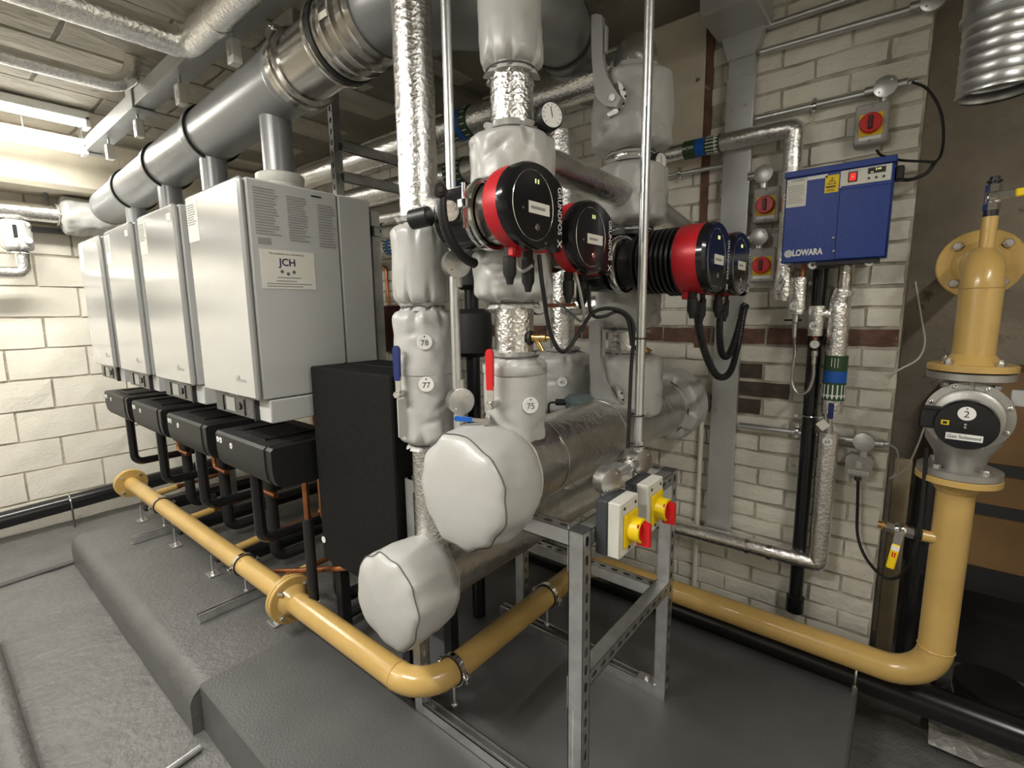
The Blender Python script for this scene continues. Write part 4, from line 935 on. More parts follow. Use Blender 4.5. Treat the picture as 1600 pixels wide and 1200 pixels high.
# spur and solenoid flex
t = thing('fused_spur', 'small grey fused spur labelled for the gas solenoid', 'switch', wp(1342, 727, 2.25)-Z_*.04); c = wp(1342, 727, 2.25)
MB().prism([(-.043, -.03), (-.03, -.042), (.03, -.042), (.043, -.03), (.043, .03), (.03, .042), (-.03, .042), (-.043, .03)], c+Y_*.035, X_, Z_, (0, -.045, 0)).build('box', 'grey_plastic', t)
f = c-Y_*.0102; MB().obox(f+V((0, 0, .004)), (.018, .004, .028), None, .001).build('rocker', 'cream_plastic', t)
patch(f-Z_*.026, X_, Z_, .066, .013, 'white_plastic', t, 'label_strip'); text('Gas Solenoid', f+V((0, -.0012, -.026)), X_, Z_, .009, 'print_black', t, width=.056)
for sg in (-1, 1): MB().disc(f+X_*sg*.032+Z_*.006, -Y_, .003, .0012, 10).build('screw', 'chrome', t)
MB().lathe([(.012, 0), (.012, .012), (.008, .02)], c-Z_*.042, -Z_, 14).build('cable_gland', 'slate_plastic', t)
cable('black flex looping from the grey spur down and up to the gas solenoid', [at(1341, 748, 'Y', 2.25), at(1340, 790, 'Y', 2.25), at(1340, 835, 'Y', 2.24), at(1352, 870, 'Y', 2.2), at(1378, 900, 'Y', 2.1), at(1402, 902, 'Y', 2.02), at(1422, 880, 'Y', 1.96), at(1436, 830, 'Y', 1.9), at(1443, 760, 'Y', 1.88), at(1448, 700, 'Y', 1.87)], .0055)
cable('thin grey cable from the round box round the pier to the gas valve', [at(1388, 694, 'Y', 2.25), at(1402, 705, 'Y', 2.26), at(1402, 735, 'Y', 2.3), at(1390, 748, 'Y', 2.31), at(1415, 732, 'Y', 2.3), at(1432, 700, 'Y', 2.3), at(1447, 660, 'Y', 2.3)], .003, 'grey_plastic')
cable('grey flex arching from the upper wall box down to the isolator supply', [at(1425, 128, 'Y', 2.25), at(1450, 140, 'Y', 2.25), at(1470, 175, 'Y', 2.24), at(1474, 220, 'Y', 2.22), at(1465, 250, 'Y', 2.18), at(1440, 252, 'Y', 2.16), at(1405, 250, 'Y', 2.17), at(1378, 243, 'Y', 2.2), at(1370, 235, 'Y', 2.22)], .0042)
cable('black mains lead plugged into the side of the blue unit', [at(1408, 281, 'Y', 2.2), at(1425, 280, 'Y', 2.2), at(1448, 270, 'Y', 2.2), at(1462, 252, 'Y', 2.2)], .006)
cable('loose dusty white wire hanging in the alcove by the pier', [at(1430, 440, 'Y', 2.5), at(1440, 500, 'Y', 2.5), at(1445, 535, 'Y', 2.48), at(1435, 560, 'Y', 2.42), at(1410, 575, 'Y', 2.32), at(1384, 588, 'Y', 2.27)], .0035, 'paper')

# blue pressurisation unit
lx0, lx1 = at(1229, 272, 'Y', 2.10).x, at(1400, 247, 'Y', 2.10).x; lz0, lz1 = at(1222, 412, 'Y', 2.10).z, at(1229, 270, 'Y', 2.10).z
lw = thing('pressurisation_unit', 'blue wall mounted pressurisation unit with white maker lettering', 'control unit', ((lx0+lx1)/2, 2.14, lz0))
fy = 2.10
MB().box(lx0, lx1, fy, 2.172, lz0, lz1-.004, .004).build('casing', 'navy', lw)
MB().box(lx0-.004, lx1+.004, fy-.008, 2.173, lz1-.022, lz1, .002).build('top_lip', 'navy', lw)
LW = lx1-lx0; LH = lz1-lz0
xd = lx0+LW*.535
MB().box(xd, lx1-.004, fy-.005, fy, lz0+.004, lz1-LH*.27, .0015).build('door', 'navy', lw)
pn = MB().box(lx0+LW*.53, lx1-.008, fy-.003, fy, lz1-LH*.235, lz1-LH*.075, .001).build('control_strip', 'cream_plastic', lw)
cx, cz = lx0+LW*.645, lz1-LH*.155
MB().box(cx-.013, cx+.013, fy-.007, fy-.003, cz-.016, cz+.016, .001).build('switch_frame', 'maroon', pn); MB().box(cx-.009, cx+.009, fy-.009, fy-.007, cz-.012, cz+.012).build('switch', 'red_lit', pn); MB().disc((cx, fy-.009, cz), -Y_, .0025, .0006, 10).build('switch_mark', 'white_plastic', pn)
cx, cz = lx0+LW*.85, lz1-LH*.12
MB().box(cx-.024, cx+.024, fy-.0045, fy-.003, cz-.009, cz+.009).build('display', 'print_black', pn); text('2.44', (cx+.004, fy-.0048, cz+.003), X_, Z_, .009, 'lcd', pn); text('bar', (cx-.012, fy-.0048, cz-.005), X_, Z_, .006, 'lcd', pn)
for k in range(3): MB().disc((cx-.02+.02*k, fy-.003, cz-.023), -Y_, .004, .002, 14).build('button', 'slate_plastic', pn)
print_lines((lx0+LW*.66, fy-.002, lz1-LH*.095), X_, Z_, .04, .006, 2, 'print_grey', pn, seed=1); print_lines((cx, fy-.002, lz1-LH*.087), X_, Z_, .045, .004, 1, 'print_grey', pn, seed=1)
rp = patch((lx0+LW*.115, fy, lz1-LH*.235), X_, Z_, LW*.20, LH*.30, 'paper', lw, 'rating_plate'); text('LOWARA', (lx0+LW*.125, fy-.0012, lz1-LH*.105), X_, Z_, .010, 'print_black', rp)
print_lines((lx0+LW*.115, fy, lz1-LH*.25), X_, Z_, LW*.17, LH*.20, 10, 'print_grey', rp, seed=5, fill=.3)
patch((lx0+LW*.31, fy, lz1-LH*.10), X_, Z_, LW*.20, .012, 'white_plastic', lw, 'name_strip')
ys = patch((lx0+LW*.455, fy, lz1-LH*.19), X_, Z_, LW*.13, LH*.18, 'yellow_sticker', lw, 'warning_sticker')
tc = V((lx0+LW*.455, fy-.0012, lz1-LH*.165))
MB().prism([(-.013, -.010), (.013, -.010), (0, .013)], tc, X_, Z_, (0, -.0004, 0)).build('warning_triangle', 'print_black', ys); MB().prism([(-.0098, -.0082), (.0098, -.0082), (0, .0092)], tc-Y_*.0005, X_, Z_, (0, -.0003, 0)).build('triangle_fill', 'yellow_sticker', ys)
MB().prism([(.001, .006), (-.003, -.001), (0, -.001), (-.001, -.007), (.003, .001), (0, .001)], tc-Y_*.0009, X_, Z_, (0, -.0003, 0)).build('lightning_bolt', 'print_black', ys)
print_lines((tc.x, fy, tc.z-.018), X_, Z_, .034, .008, 1, 'print_black', ys, seed=9, fill=.6); print_lines((tc.x, fy, tc.z-.029), X_, Z_, .028, .010, 2, 'print_black', ys, seed=3, fill=.35)
text('LOWARA', (lx0+LW*.265, fy, lz0+LH*.105), X_, Z_, .030, 'white_plastic', lw, width=LW*.30, bold=.0012, lift=.0012)
lg = MB().disc((lx0+LW*.075, fy, lz0+LH*.105), -Y_, .0135, .0012, 28).build('maker_emblem', 'white_plastic', lw)
for k in range(4): MB().ring((lx0+LW*.075, fy-.0013, lz0+LH*.105), -Y_, .003*k+.002, .0004, 24, 5).build('emblem_ring', 'navy', lg)
for (a_, b_) in ((.54, .76), (.525, .10), (.512, .24)): MB().disc((lx0+LW*a_, fy-.005, lz0+LH*b_), -Y_, .0035, .002, 10).build('screw', 'chrome', lw)
MB().box(lx0+LW*.35, lx1-.02, 2.11, 2.172, lz0-.014, lz0+.002).build('under_tray', 'print_black', lw)
for a_ in (.32, .85): MB().lathe([(.006, 0), (.014, .0), (.014, .014), (.006, .014)], (lx0+LW*a_, 2.135, lz0-.010), -Y_, 22, closed=True).build('grommet', 'white_plastic', lw)
MB().obox((lx1+.012, 2.145, lz1-LH*.16), (.024, .045, .045), None, .004).build('plug', 'rubber', lw)
for q in (.35, .9): MB().box(lx0+LW*q-.02, lx0+LW*q+.02, 2.172, 2.289, lz0+.03, lz0+.06).build('wall_bracket', 'galvanised', lw)
# foil pipes on the wall
fzp = wp(1180, 212, 2.211).z; fxp = at(1233, 330, 'Y', 2.211).x
o = foil_pipe('cold_water_pipe', 'foil clad cold water pipe turning down beside the blue unit', [(-.98, 2.211, fzp), (fxp, 2.211, fzp), (fxp, 2.211, at(1222, 470, 'Y', 2.211).z)], .034, 'foil', rad=.02)
cb = V((at(1098, 227, 'Y', 2.211).x, 2.211, fzp)); band(cb, X_, .0345, .15, o, plain=(0,))
text('MCWS', cb+V((-.05, -.0375, -.004)), X_, Z_, .016, 'white_plastic', o, width=.045, bold=.0002)
o2 = MB().cyl((-.98, 2.211, fzp), (-1.06, 2.211, fzp), .02).build('pipe_tail', 'grey_plastic', o)
xa = at(1228, 450, 'Y', 2.211); MB().lathe([(.025, 0), (.038, .004), (.04, .03), (.039, .075), (.025, .08)], V((xa.x-.005, 2.211, at(1222, 466, 'Y', 2.211).z)), Z_, 26).build('end_wrap', 'foil_crumpled', o)
xa = at(1246, 470, 'Y', 2.19); za = at(1246, 492, 'Y', 2.19).z; zb_ = at(1246, 432, 'Y', 2.19).z
fl31 = thing('wrapped_valve', 'foil wrapped valve tagged 31 under the blue unit', 'valve', (xa.x, 2.19, za))
MB().lathe([(.012, 0), (.030, .003), (.032, .04), (.031, .09), (.032, zb_-za-.005), (.012, zb_-za)], (xa.x, 2.19, za), Z_, 30, lambda r, h, th, j: (r+.002*noise.noise(V((math.cos(th)*3, math.sin(th)*3, h*40))), h)).build('foil_wrap', 'foil_crumpled', fl31)
MB().cyl((xa.x+.012, 2.19, zb_-.01), (xa.x+.012, 2.19, lz0+.005), .008).build('copper_tail', 'copper', fl31); tag_at((xa.x-.004, 2.157, at(1245, 478, 'Y', 2.16).z), -Y_, '31', fl31, .0165)
MB().lathe([(.011, 0), (.013, .01), (.013, .03), (.009, .034), (.009, .09)], (xa.x-.002, 2.19, za+.002), -Z_, 14).build('fitting', 'zinc_cast', fl31); MB().cyl((xa.x-.04, 2.185, za-.02), (xa.x+.02, 2.185, za-.02), .004, seg=8).build('valve_key', 'rubber', fl31)
# drop pipe tagged 68 / 69
xb = at(1308, 520, 'Y', 2.2).x; z_top = lz0-.002; zt1 = at(1305, 455, 'Y', 2.2).z
dp_ = foil_pipe('water_drop_pipe', 'foil clad drop pipe with a blue band under the blue unit', [(xb+.012, 2.2, zt1+.005), (xb, 2.2, zt1-.04), (at(1300, 640, 'Y', 2.2).x, 2.2, at(1300, 645, 'Y', 2.2).z)], .036, 'foil_crumpled', rad=.02)
MB().cyl((xb+.012, 2.2, zt1), (xb+.012, 2.2, z_top-.008), .024).build('neck', 'foil_dull', dp_); MB().cyl((xb+.012, 2.2, z_top-.01), (xb+.012, 2.2, z_top+.006), .014).build('copper_neck', 'copper', dp_)
bb = V((at(1304, 594, 'Y', 2.2).x, 2.2, at(1304, 590, 'Y', 2.2).z)); band(bb, -Z_, .0365, .17, dp_, plain=(0,))
print_lines(bb+V((0, -.0385, .058)), -Z_, X_, .036, .03, 3, 'paper', dp_, seed=6, fill=.22)
z68 = at(1276, 480, 'Y', 2.18)
wv = thing('wrapped_valve', 'foil wrapped side branch tagged 68 beside the blue banded pipe', 'valve', (z68.x, 2.19, at(1276, 528, 'Y', 2.18).z))
zz0 = at(1276, 526, 'Y', 2.18).z; zz1 = at(1276, 478, 'Y', 2.18).z
MB().lathe([(.01, 0), (.026, .003), (.028, .05), (.028, zz1-zz0), (.01, zz1-zz0+.003)], (z68.x, 2.19, zz0), Z_, 28, lambda r, h, th, j: (r+.002*noise.noise(V((math.cos(th)*3, math.sin(th)*3, h*40))), h)).cyl((z68.x, 2.19, zz1-.03), (xb, 2.2, zz1-.03), .024).build('foil_wrap', 'foil_crumpled', wv)
tag_at((z68.x-.001, 2.160, at(1276, 509, 'Y', 2.16).z), -Y_, '68', wv, .0165)
gauge('little white dial gauge under the tag numbered 68', at(1273, 538, 'Y', 2.15), -Y_, .0175, 'black_plastic', stem=V((z68.x, 2.19, zz0)))
zg = at(1273, 548, 'Y', 2.16)
MB().lathe([(.011, 0), (.011, .02), (.008, .022), (.008, .05)], zg, -Z_, 12).build('hose_union', 'zinc_cast', wv)
MB().tube(spline([zg-Z_*.045, zg+V((.002, 0, -.10)), zg+V((-.012, -.01, -.155)), zg+V((-.045, -.012, -.165)), zg+V((-.068, -.006, -.12)), zg+V((-.066, 0, -.02)), (xa.x-.002, 2.19, za-.085)], 10), .0055, 9).build('filling_loop', 'hose_braid', label='braided steel filling loop hose between the two wrapped valves', cat='hose')
x69 = at(1293, 700, 'Y', 2.21).x; z69 = at(1293, 675, 'Y', 2.21).z; zc69 = at(1285, 882, 'Y', 2.21).z
dq = foil_pipe('return_pipe', 'foil clad pipe tagged 69 dropping and turning left along the wall', [(x69, 2.21, z69), (x69, 2.21, zc69), (-1.1, 2.21, zc69-.01)], .035, 'foil', rad=.012)
tag_at((x69+.002, 2.172, at(1293, 690, 'Y', 2.17).z), -Y_, '69', dq, .017)
for px, py in ((1168, 862), (1204, 850)): MB().lathe([(.035, -.008), (.039, -.008), (.039, .008), (.035, .008)], (at(px, py, 'Y', 2.21).x, 2.21, zc69-.003), X_, 24, closed=True).build('clip', 'chrome', dq)
lv = thing('isolating_valve', 'small valve with a navy lever and paper tag above the pipe tagged 69', 'valve', (x69, 2.2, z69)); zl = at(1297, 650, 'Y', 2.19)
MB().lathe([(.012, 0), (.014, .01), (.014, .03), (.01, .034), (.01, at(1300, 640, 'Y', 2.2).z-z69)], (x69, 2.2, z69-.005), Z_, 14).build('body', 'zinc_cast', lv)
MB().obox(zl+V((.004, -.03, .025)), (.018, .008, .06), None, .003).build('lever', 'blue_handle', lv); MB().cyl(zl+V((0, -.03, 0)), zl, .006, seg=8).build('spindle', 'chrome', lv)
s2 = math.sqrt(.5); MB().obox(at(1286, 664, 'Y', 2.15), (.034, .001, .034), (V((s2, 0, s2)), Y_, V((-s2, 0, s2)))).build('paper_tag', 'paper', lv)
# black soil stack on the wall
st_ = thing('soil_stack', 'black plastic waste stack standing against the brick wall', 'pipe', (-.292, 2.235, .1))
MB().cyl((-.287, 2.235, .10), (-.287, 2.235, lz0-.02), .026).build('pipe', 'black_pipe', st_); MB().lathe([(.026, 0), (.034, .004), (.034, .07), (.026, .075)], (-.287, 2.235, .10), Z_, 24).build('socket', 'black_pipe', st_)
zz = at(1266, 650, 'Y', 2.23).z; MB().ring((-.287, 2.235, zz), Z_, .029, .0035, 30, 8).build('bracket', 'chrome', st_)
for sg in (-1, 1): MB().lathe([(.007, 0), (.007, .02)], (-.287+sg*.042, 2.225, zz), -Y_, 12).build('bracket_bolt', 'chrome', st_)
# black pipe along the foot of the wall
bp = thing('floor_soil_pipe', 'thick black pipe along the foot of the back wall under the gas main', 'pipe', (-.6, 2.05, 0))
MB().cyl((-4.6, 2.06, .062), (.62, 2.06, .03), .056, seg=28).build('pipe', 'black_pipe', bp)
pc = at(1338, 1047, 'Y', 2.0); MB().ring((pc.x, 2.06, .05), X_, .058, .004, 30, 8).build('bracket', 'chrome', bp); MB().obox((pc.x, 2.0, .01), (.018, .015, .03), None, .003).build('bracket_bolt', 'chrome', bp)
# ------------------------------------------------------------------ gas riser, solenoid and alcove
RX, RY = .145, 1.94
gr = thing('gas_riser', 'yellow flanged gas riser with an elbow into the alcove wall', 'gas pipe', (RX, RY, 1.2))
zl_, zu = at(1516, 752, 'Y', RY).z, at(1520, 578, 'Y', RY).z
lf = flange((RX, RY, zl_), Z_, .10, .018, 'gas_yellow', gm, 4, 45)
MB().lathe([(GR+.018, .012), (GR+.012, .022), (GR, .04)], (RX, RY, zl_), -Z_, 36).build('weld_neck', 'gas_yellow', gm)
flange((RX, RY, zu), Z_, .10, .018, 'gas_yellow', gr, 4, 45)
MB().lathe([(.07, .018), (.06, .03), (GR, .05)], (RX, RY, zu), Z_, 36).build('weld_neck', 'gas_yellow', gr)
zel = at(1530, 408, 'Y', RY).z
MB().tube(fillet([(RX, RY, zu+.01), (RX, RY, zel), (RX-.01, 2.8, zel)], .075, 12), GR+.002, 30).build('pipe', 'gas_yellow', gr)
MB().ring((RX, RY, zel-.075), Z_, GR+.002, .0022, 36, 6).build('weld', 'gas_yellow', gr)
nf = V((0, -1, 0)); fy_ = 2.09
flange((RX, fy_, zel), -Y_, .102, .016, 'gas_yellow', gr, 4, 45, .014)
MB().disc((RX, fy_+.003, zel), Y_, .10, .003, 40).build('gasket', 'print_black', gr); MB().disc((RX, fy_+.007, zel), Y_, .102, .016, 40).build('rear_flange', 'gas_yellow', gr)
MB().lathe([(.068, 0), (.06, .012), (GR, .02)], (RX, fy_-.016, zel), -Y_, 32).build('weld_neck', 'gas_yellow', gr)
MB().cyl((RX+.003, 1.985, zel+.03), (RX+.003, 1.985, zel+.125), .018).build('branch', 'gas_yellow', gr)
def ball_valve(label, c, d, hdir, hcol, tagc='yellow_plastic'):
    c = V(c); d = V(d).normalized(); hd = V(hdir).normalized(); n = d.cross(hd).normalized()
    if n.y > 0: n = -n
    t = thing('ball_valve', label, 'valve', c, 'yellow handled gas test valves')
    MB().cyl(c, c+d*.02, .0165).build('nipple', 'black_plastic', t)
    MB().lathe([(.019, 0), (.019, .02)], c+d*.02, d, 6).lathe([(.017, .018), (.02, .022), (.02, .045), (.017, .05)], c+d*.02, d, 20).lathe([(.018, .048), (.018, .07)], c+d*.02, d, 6).build('body', 'chrome', t)
    MB().lathe([(.012, 0), (.012, .006), (.017, .007), (.017, .011), (.011, .012), (.011, .022)], c+d*.09, d, 16).build('plug', 'black_plastic' if d.z > .5 else 'brass', t)
    h = c+d*.055+n*.024; MB().cyl(c+d*.055, h+n*.006, .008, seg=12).hexa(h+n*.004, n, .008, .006).build('spindle', 'chrome', t)
    MB().obox(h+hd*.02, (.06, .022, .004), (hd, n.cross(hd), n), .001).build('arm', 'chrome', t)
    g = MB().obox(h+hd*.085+n*.001, (.085, .022, .009), (hd, n.cross(hd), n), .003).build('grip', hcol, t)
    print_lines(h+hd*.08+n*.0045, hd, n.cross(hd), .022, .012, 2, 'red_handle', g, seed=4, fill=.6)
    if d.z < .5: patch(h+hd*.055+n*.0055, hd, n.cross(hd), .016, .020, 'white_plastic', g, 'white_tag')
    return t
ball_valve('chrome gas test valve with a yellow handle above the riser elbow', (RX+.003, 1.985, zel+.122), Z_, X_+Z_*.06, 'yellow_plastic')
tb = at(1447, 836, 'Y', RY-.0); MB().cyl((RX, RY-.01, tb.z), (tb.x-.012, RY-.02, tb.z+.004), .018).build('branch', 'gas_yellow', gm)
ball_valve('chrome gas test valve with a drooping yellow handle beside the lower riser', (tb.x-.010, RY-.02, tb.z+.004), -X_+Z_*.06, -Z_-X_*.12, 'yellow_plastic')
# solenoid
so = thing('gas_solenoid', 'grey cast gas solenoid valve with a round black coil marked Gas Solenoid', 'gas valve', (RX, RY, zl_+.018))
z0 = zl_+.02; z1 = zu-.002
for (c, n) in (((RX, RY, z0), Z_), ((RX, RY, z1-.022), Z_)): flange(c, n, .098, .02, 'aluminium_cast', so, 4, 0, .0)if False else MB().lathe([(.098, 0), (.098, .018), (.094, .02)], c, n, 44).build('flange', 'aluminium_cast', so)
MB().disc((RX, RY, zu-.004), Z_, .085, .004, 40).build('gasket', 'print_black', so)
for sx in (-1, 1):
    for sy in (-1, 1):
        p = V((RX+sx*.054, RY+sy*.054, z1-.034)); MB().hexa(p, -Z_, .012, .012).cyl(p-Z_*.012, p-Z_*.022, .006, seg=8).build('nut', 'zinc_cast', so); p = V((RX+sx*.054, RY+sy*.054, z0+.02)); MB().hexa(p, Z_, .012, .012).build('nut', 'zinc_cast', so)
MB().lathe([(.055, .02), (.062, .06), (.085, .10), (.088, .5*(z1-z0)), (.085, z1-z0-.10), (.062, z1-z0-.06), (.055, z1-z0-.02)], (RX, RY, z0), Z_, 36).build('body', 'aluminium_cast', so)
MB().box(RX-.004, RX+.004, RY-.075, RY, z1-.07, z1-.02).build('rib', 'aluminium_cast', so)
cc = V((RX+.002, RY-.045, at(1512, 655, 'Y', RY-.11).z)); nn = V((-.10, -1, -.0)).normalized()
MB().lathe([(.085, 0), (.098, .005), (.098, .022), (.08, .024), (.078, .045), (.07, .05)], cc, nn, 44).build('bonnet', 'aluminium_cast', so)
a_, b_, _ = frame(nn)
for k in range(8):
    th = PI/8+k*PI/4; e = a_*math.cos(th)+b_*math.sin(th); MB().lathe([(.006, 0), (.006, .005), (.003, .007)], cc+nn*.022+e*.089, nn, 12).build('bonnet_screw', 'chrome', so)
ck = cc+nn*.05-Z_*.012
MB().lathe([(.066, 0), (.068, .004), (.068, .05), (.064, .056), (0, .057)], ck, nn, 44).build('coil', 'black_gloss', so, label='round black coil housing')
fcn = ck+nn*.0575; tag_at(fcn+b_*.034, nn, '2', so, .019, .026); text('Gas Solenoid', fcn-b_*.032+nn*.0016, a_, b_, .013, 'print_black', so, width=.068); patch(fcn-b_*.032, a_, b_, .076, .018, 'white_plastic', so, 'label_strip')
yk = patch(fcn-a_*.042+b_*.004, a_, b_, .017, .013, 'yellow_sticker', so, 'warning_sticker'); MB().prism([(-.005, -.004), (.003, -.004), (.006, 0), (.003, .004), (-.005, .004)], fcn-a_*.042+b_*.004+nn*.0012, a_, b_, nn*.0003).build('warning_mark', 'print_black', so)
for k in range(2): MB().disc(fcn+b_*(.004-.008*k), nn, .003, .002, 10).build('screw', 'chrome', so)
MB().obox(ck-a_*.075+nn*.02+b_*.006, (.05, .055, .035), (a_, b_, nn), .004).build('terminal_box', 'black_plastic', so); MB().obox(ck-a_*.075+nn*.02+b_*.036, (.04, .008, .028), (a_, b_, nn), .002).build('terminal_clip', 'rubber', so)
MB().obox(cc+a_*.125+b_*.06-nn*.01, (.09, .045, .012), (a_, b_, nn), .002).build('data_plate', 'galv_sheet', so)
# alcove contents
t = thing('storage_cupboard', 'brown board cupboard low in the alcove behind the gas riser', 'cupboard', (.75, 2.6, ZF))
MB().box(.17, 1.4, 2.50, 2.80, .33, 1.14, .004).build('carcass', 'brown_board', t); MB().box(.16, 1.4, 2.485, 2.5, .28, .38).build('plinth_rail', 'black_plastic', t)
MB().box(.17, .2, 2.5, 2.8, ZF, .33).build('side_post', 'black_plastic', t); MB().box(.17, 1.4, 2.78, 2.8, ZF, .33).build('rear_panel', 'print_black', t)
for k, z in enumerate((.62, .78)): MB().box(.16, 1.4, 2.492, 2.5, z-.03, z+.012).build('shelf_edge', 'print_black', t)
MB().box(.135, .165, 2.30, 2.33, ZF, .35).build('timber_batten', 'pale_timber', label='pale timber batten leaning behind the gas bend', cat='batten')
pk = at(1555, 1030, 'Y', 2.35); bk = thing('paint_tub', 'black plastic tub with white lettering on the alcove floor', 'tub', (pk.x, 2.36, ZF))
MB().lathe([(.085, 0), (.098, .15), (.103, .152), (.103, .166), (.098, .168), (.098, .18), (.104, .182), (.104, .198), (.09, .2), (0, .199)], (pk.x, 2.36, ZF), Z_, 40).build('tub', 'bucket_black', bk)
MB().tube([V((pk.x, 2.36, ZF+.16))+V((math.cos(a)*.106, -.10*abs(math.sin(a))-.004, -.075*abs(math.sin(a)))) for a in [PI*k/16 for k in range(17)]], .003, 8).build('handle', 'steel_frame_dark', bk)
print_lines((pk.x+.01, 2.36-.099, ZF+.10), X_, Z_, .09, .06, 3, 'grey_plastic', bk, seed=2, fill=.45)
mb = MB(); rr = random.Random(4); vs = []; nx, ny = 22, 8
for j in range(ny+1):
    for i in range(nx+1): vs.append((.17+.75*i/nx, 2.12+.2*j/ny, ZF+.03+.035*math.sin(PI*j/ny)+.018*noise.noise(V((i*.7, j*.9, 2)))))
    
mb.add(vs, [(j*(nx+1)+i, j*(nx+1)+i+1, (j+1)*(nx+1)+i+1, (j+1)*(nx+1)+i) for j in range(ny) for i in range(nx)]); mb.build('polythene_bag', 'polythene', label='crumpled clear polythene lying by the floor pipe on the right', cat='bag', sharp=60)
al = thing('alcove_pipe', 'black pipe standing in the alcove behind the gas riser', 'pipe', (.1, 2.36, ZF))
pa_ = at(1421, 960, 'Y', 2.36); pb_ = at(1447, 770, 'Y', 2.36)
MB().cyl((pa_.x, 2.36, ZF), (pa_.x+.004, 2.36, pb_.z+.1), .034, seg=24).build('pipe', 'black_pipe', al); MB().lathe([(.034, 0), (.041, .004), (.041, .09), (.034, .094)], (pa_.x, 2.36, pb_.z-.28), Z_, 24).build('socket', 'black_pipe', al)
MB().obox((.02, 2.55, .3), (.06, .02, .9), None, .003).build('leaning_board', 'pale_timber', label='narrow pale board standing in the dark alcove', cat='board')
# spiral duct at upper right
dc = at(1560, 60, 'Y', 1.95); dt = thing('spiral_duct', 'galvanised spiral duct dropping from the ceiling at upper right', 'duct', (dc.x+.01, 1.95, at(1555, 150, 'Y', 1.95).z))
zb0 = at(1555, 148, 'Y', 1.95).z; zt0 = at(1560, 28, 'Y', 1.95).z; pr = [(.078, 0), (.086, 0)]
n_ = 7
for k in range(n_): h = (zt0-zb0)*k/n_; q = (zt0-zb0)/n_; pr += [(.0855, h+q*.2), (.0872, h+q*.3), (.0855, h+q*.4), (.085, h+q*.9)]
pr += [(.084, zt0-zb0)]
MB().lathe(pr, (dc.x+.01, 1.95, zb0), Z_, 44, closed=True).build('duct_body', 'galvanised', dt)
MB().lathe([(.084, 0), (.095, .002), (.095, .012), (.09, .014), (.09, .30), (.08, .31)], (dc.x+.01, 1.95, zt0), Z_, 44, closed=True).build('duct_collar', 'galv_light', dt)
MB().disc((dc.x+.01, 1.95, zb0+.05), Z_, .082, .004, 40).build('damper', 'print_black', dt)
MB().cyl((dc.x+.01, 1.95, zt0+.3), (dc.x+.01, 1.95, ZC), .08).build('duct_neck', 'galvanised', dt)

# ------------------------------------------------------------------ ceiling level pipework and services
foil_pipe('ceiling_pipe', 'foil clad pipe crossing the ceiling and turning towards the viewer', [(-2.24, -.9, 2.38), (-2.2, .80, 2.38), (-1.3, .81, 2.40)], .05, 'foil', rad=.06, seams=(((-1.95, .803, 2.386), X_),))
foil_pipe('ceiling_pipe', 'foil clad pipe beside the ceiling elbow at the top edge', [(-1.98, -.9, 2.46), (-1.96, .60, 2.46), (-1.3, .61, 2.48)], .045, 'foil_dull', rad=.06)
foil_pipe('ceiling_pipe', 'thin foil clad pipe crossing the ceiling above the batten lamps', [(-3.06, -.9, 2.46), (-3.02, .83, 2.46), (-3.01, .85, 2.6)], .036, 'foil')
tk = thing('ceiling_trunking', 'galvanised cable trunking hung beneath the ceiling along the flue', 'trunking', (-2.8, .91, 2.4))
MB().box(-4.26, -1.3, .865, .955, 2.425, 2.50, .002).build('trunk', 'galv_sheet', tk)
MB().box(-4.26, -1.3, .863, .867, 2.422, 2.435).build('lip', 'galv_light', tk)
for x, w_ in ((-3.17, .09), (-4.22, .06)):
    MB().obox((x, .858, 2.515), (w_, .006, .205)).build('hanger_plate', 'galv_sheet', tk); MB().obox((x, .925, 2.417), (w_, .14, .006)).build('hanger_foot', 'galv_sheet', tk); MB().obox((x, .90, 2.615), (w_*1.7, .10, .006)).build('hanger_top', 'galv_sheet', tk)
dl = ['white sensor box hanging under the ceiling trunking, nearest the viewer', 'white sensor box hanging second along the ceiling trunking', 'white sensor box hanging third along the ceiling trunking', 'white sensor box hanging at the far end of the ceiling trunking']
p = at(366, 82, 'Y', .72)
for k, (px, py) in enumerate(((366, 82), (283, 148), (217, 200), (172, 240))):
    c = at(px, py, 'Y', .90)
    if k == 0:
        D0 = thing('sensor_box', dl[0], 'sensor', c, 'sensor boxes under the trunking')
        MB().obox(c, (.05, .036, .085), None, .003).build('case', 'cream_plastic', D0); MB().cyl(c+Z_*.03, (c.x, c.y, 2.43), .006, seg=10).build('stem', 'galvanised', D0)
        for q in range(6): MB().box(c.x-.003, c.x+.017, c.y-.0188, c.y-.0178, c.z-.018+.006*q, c.z-.0155+.006*q).build('vent_slot', 'print_grey', D0)
        MB().disc((c.x-.012, c.y-.018, c.z-.026), -Y_, .0025, .001, 8).build('led', 'print_grey', D0); C0 = c
    else: e = copy_tree(D0, None, V((c.x-C0.x, 0, 0))); e['label'] = dl[k]
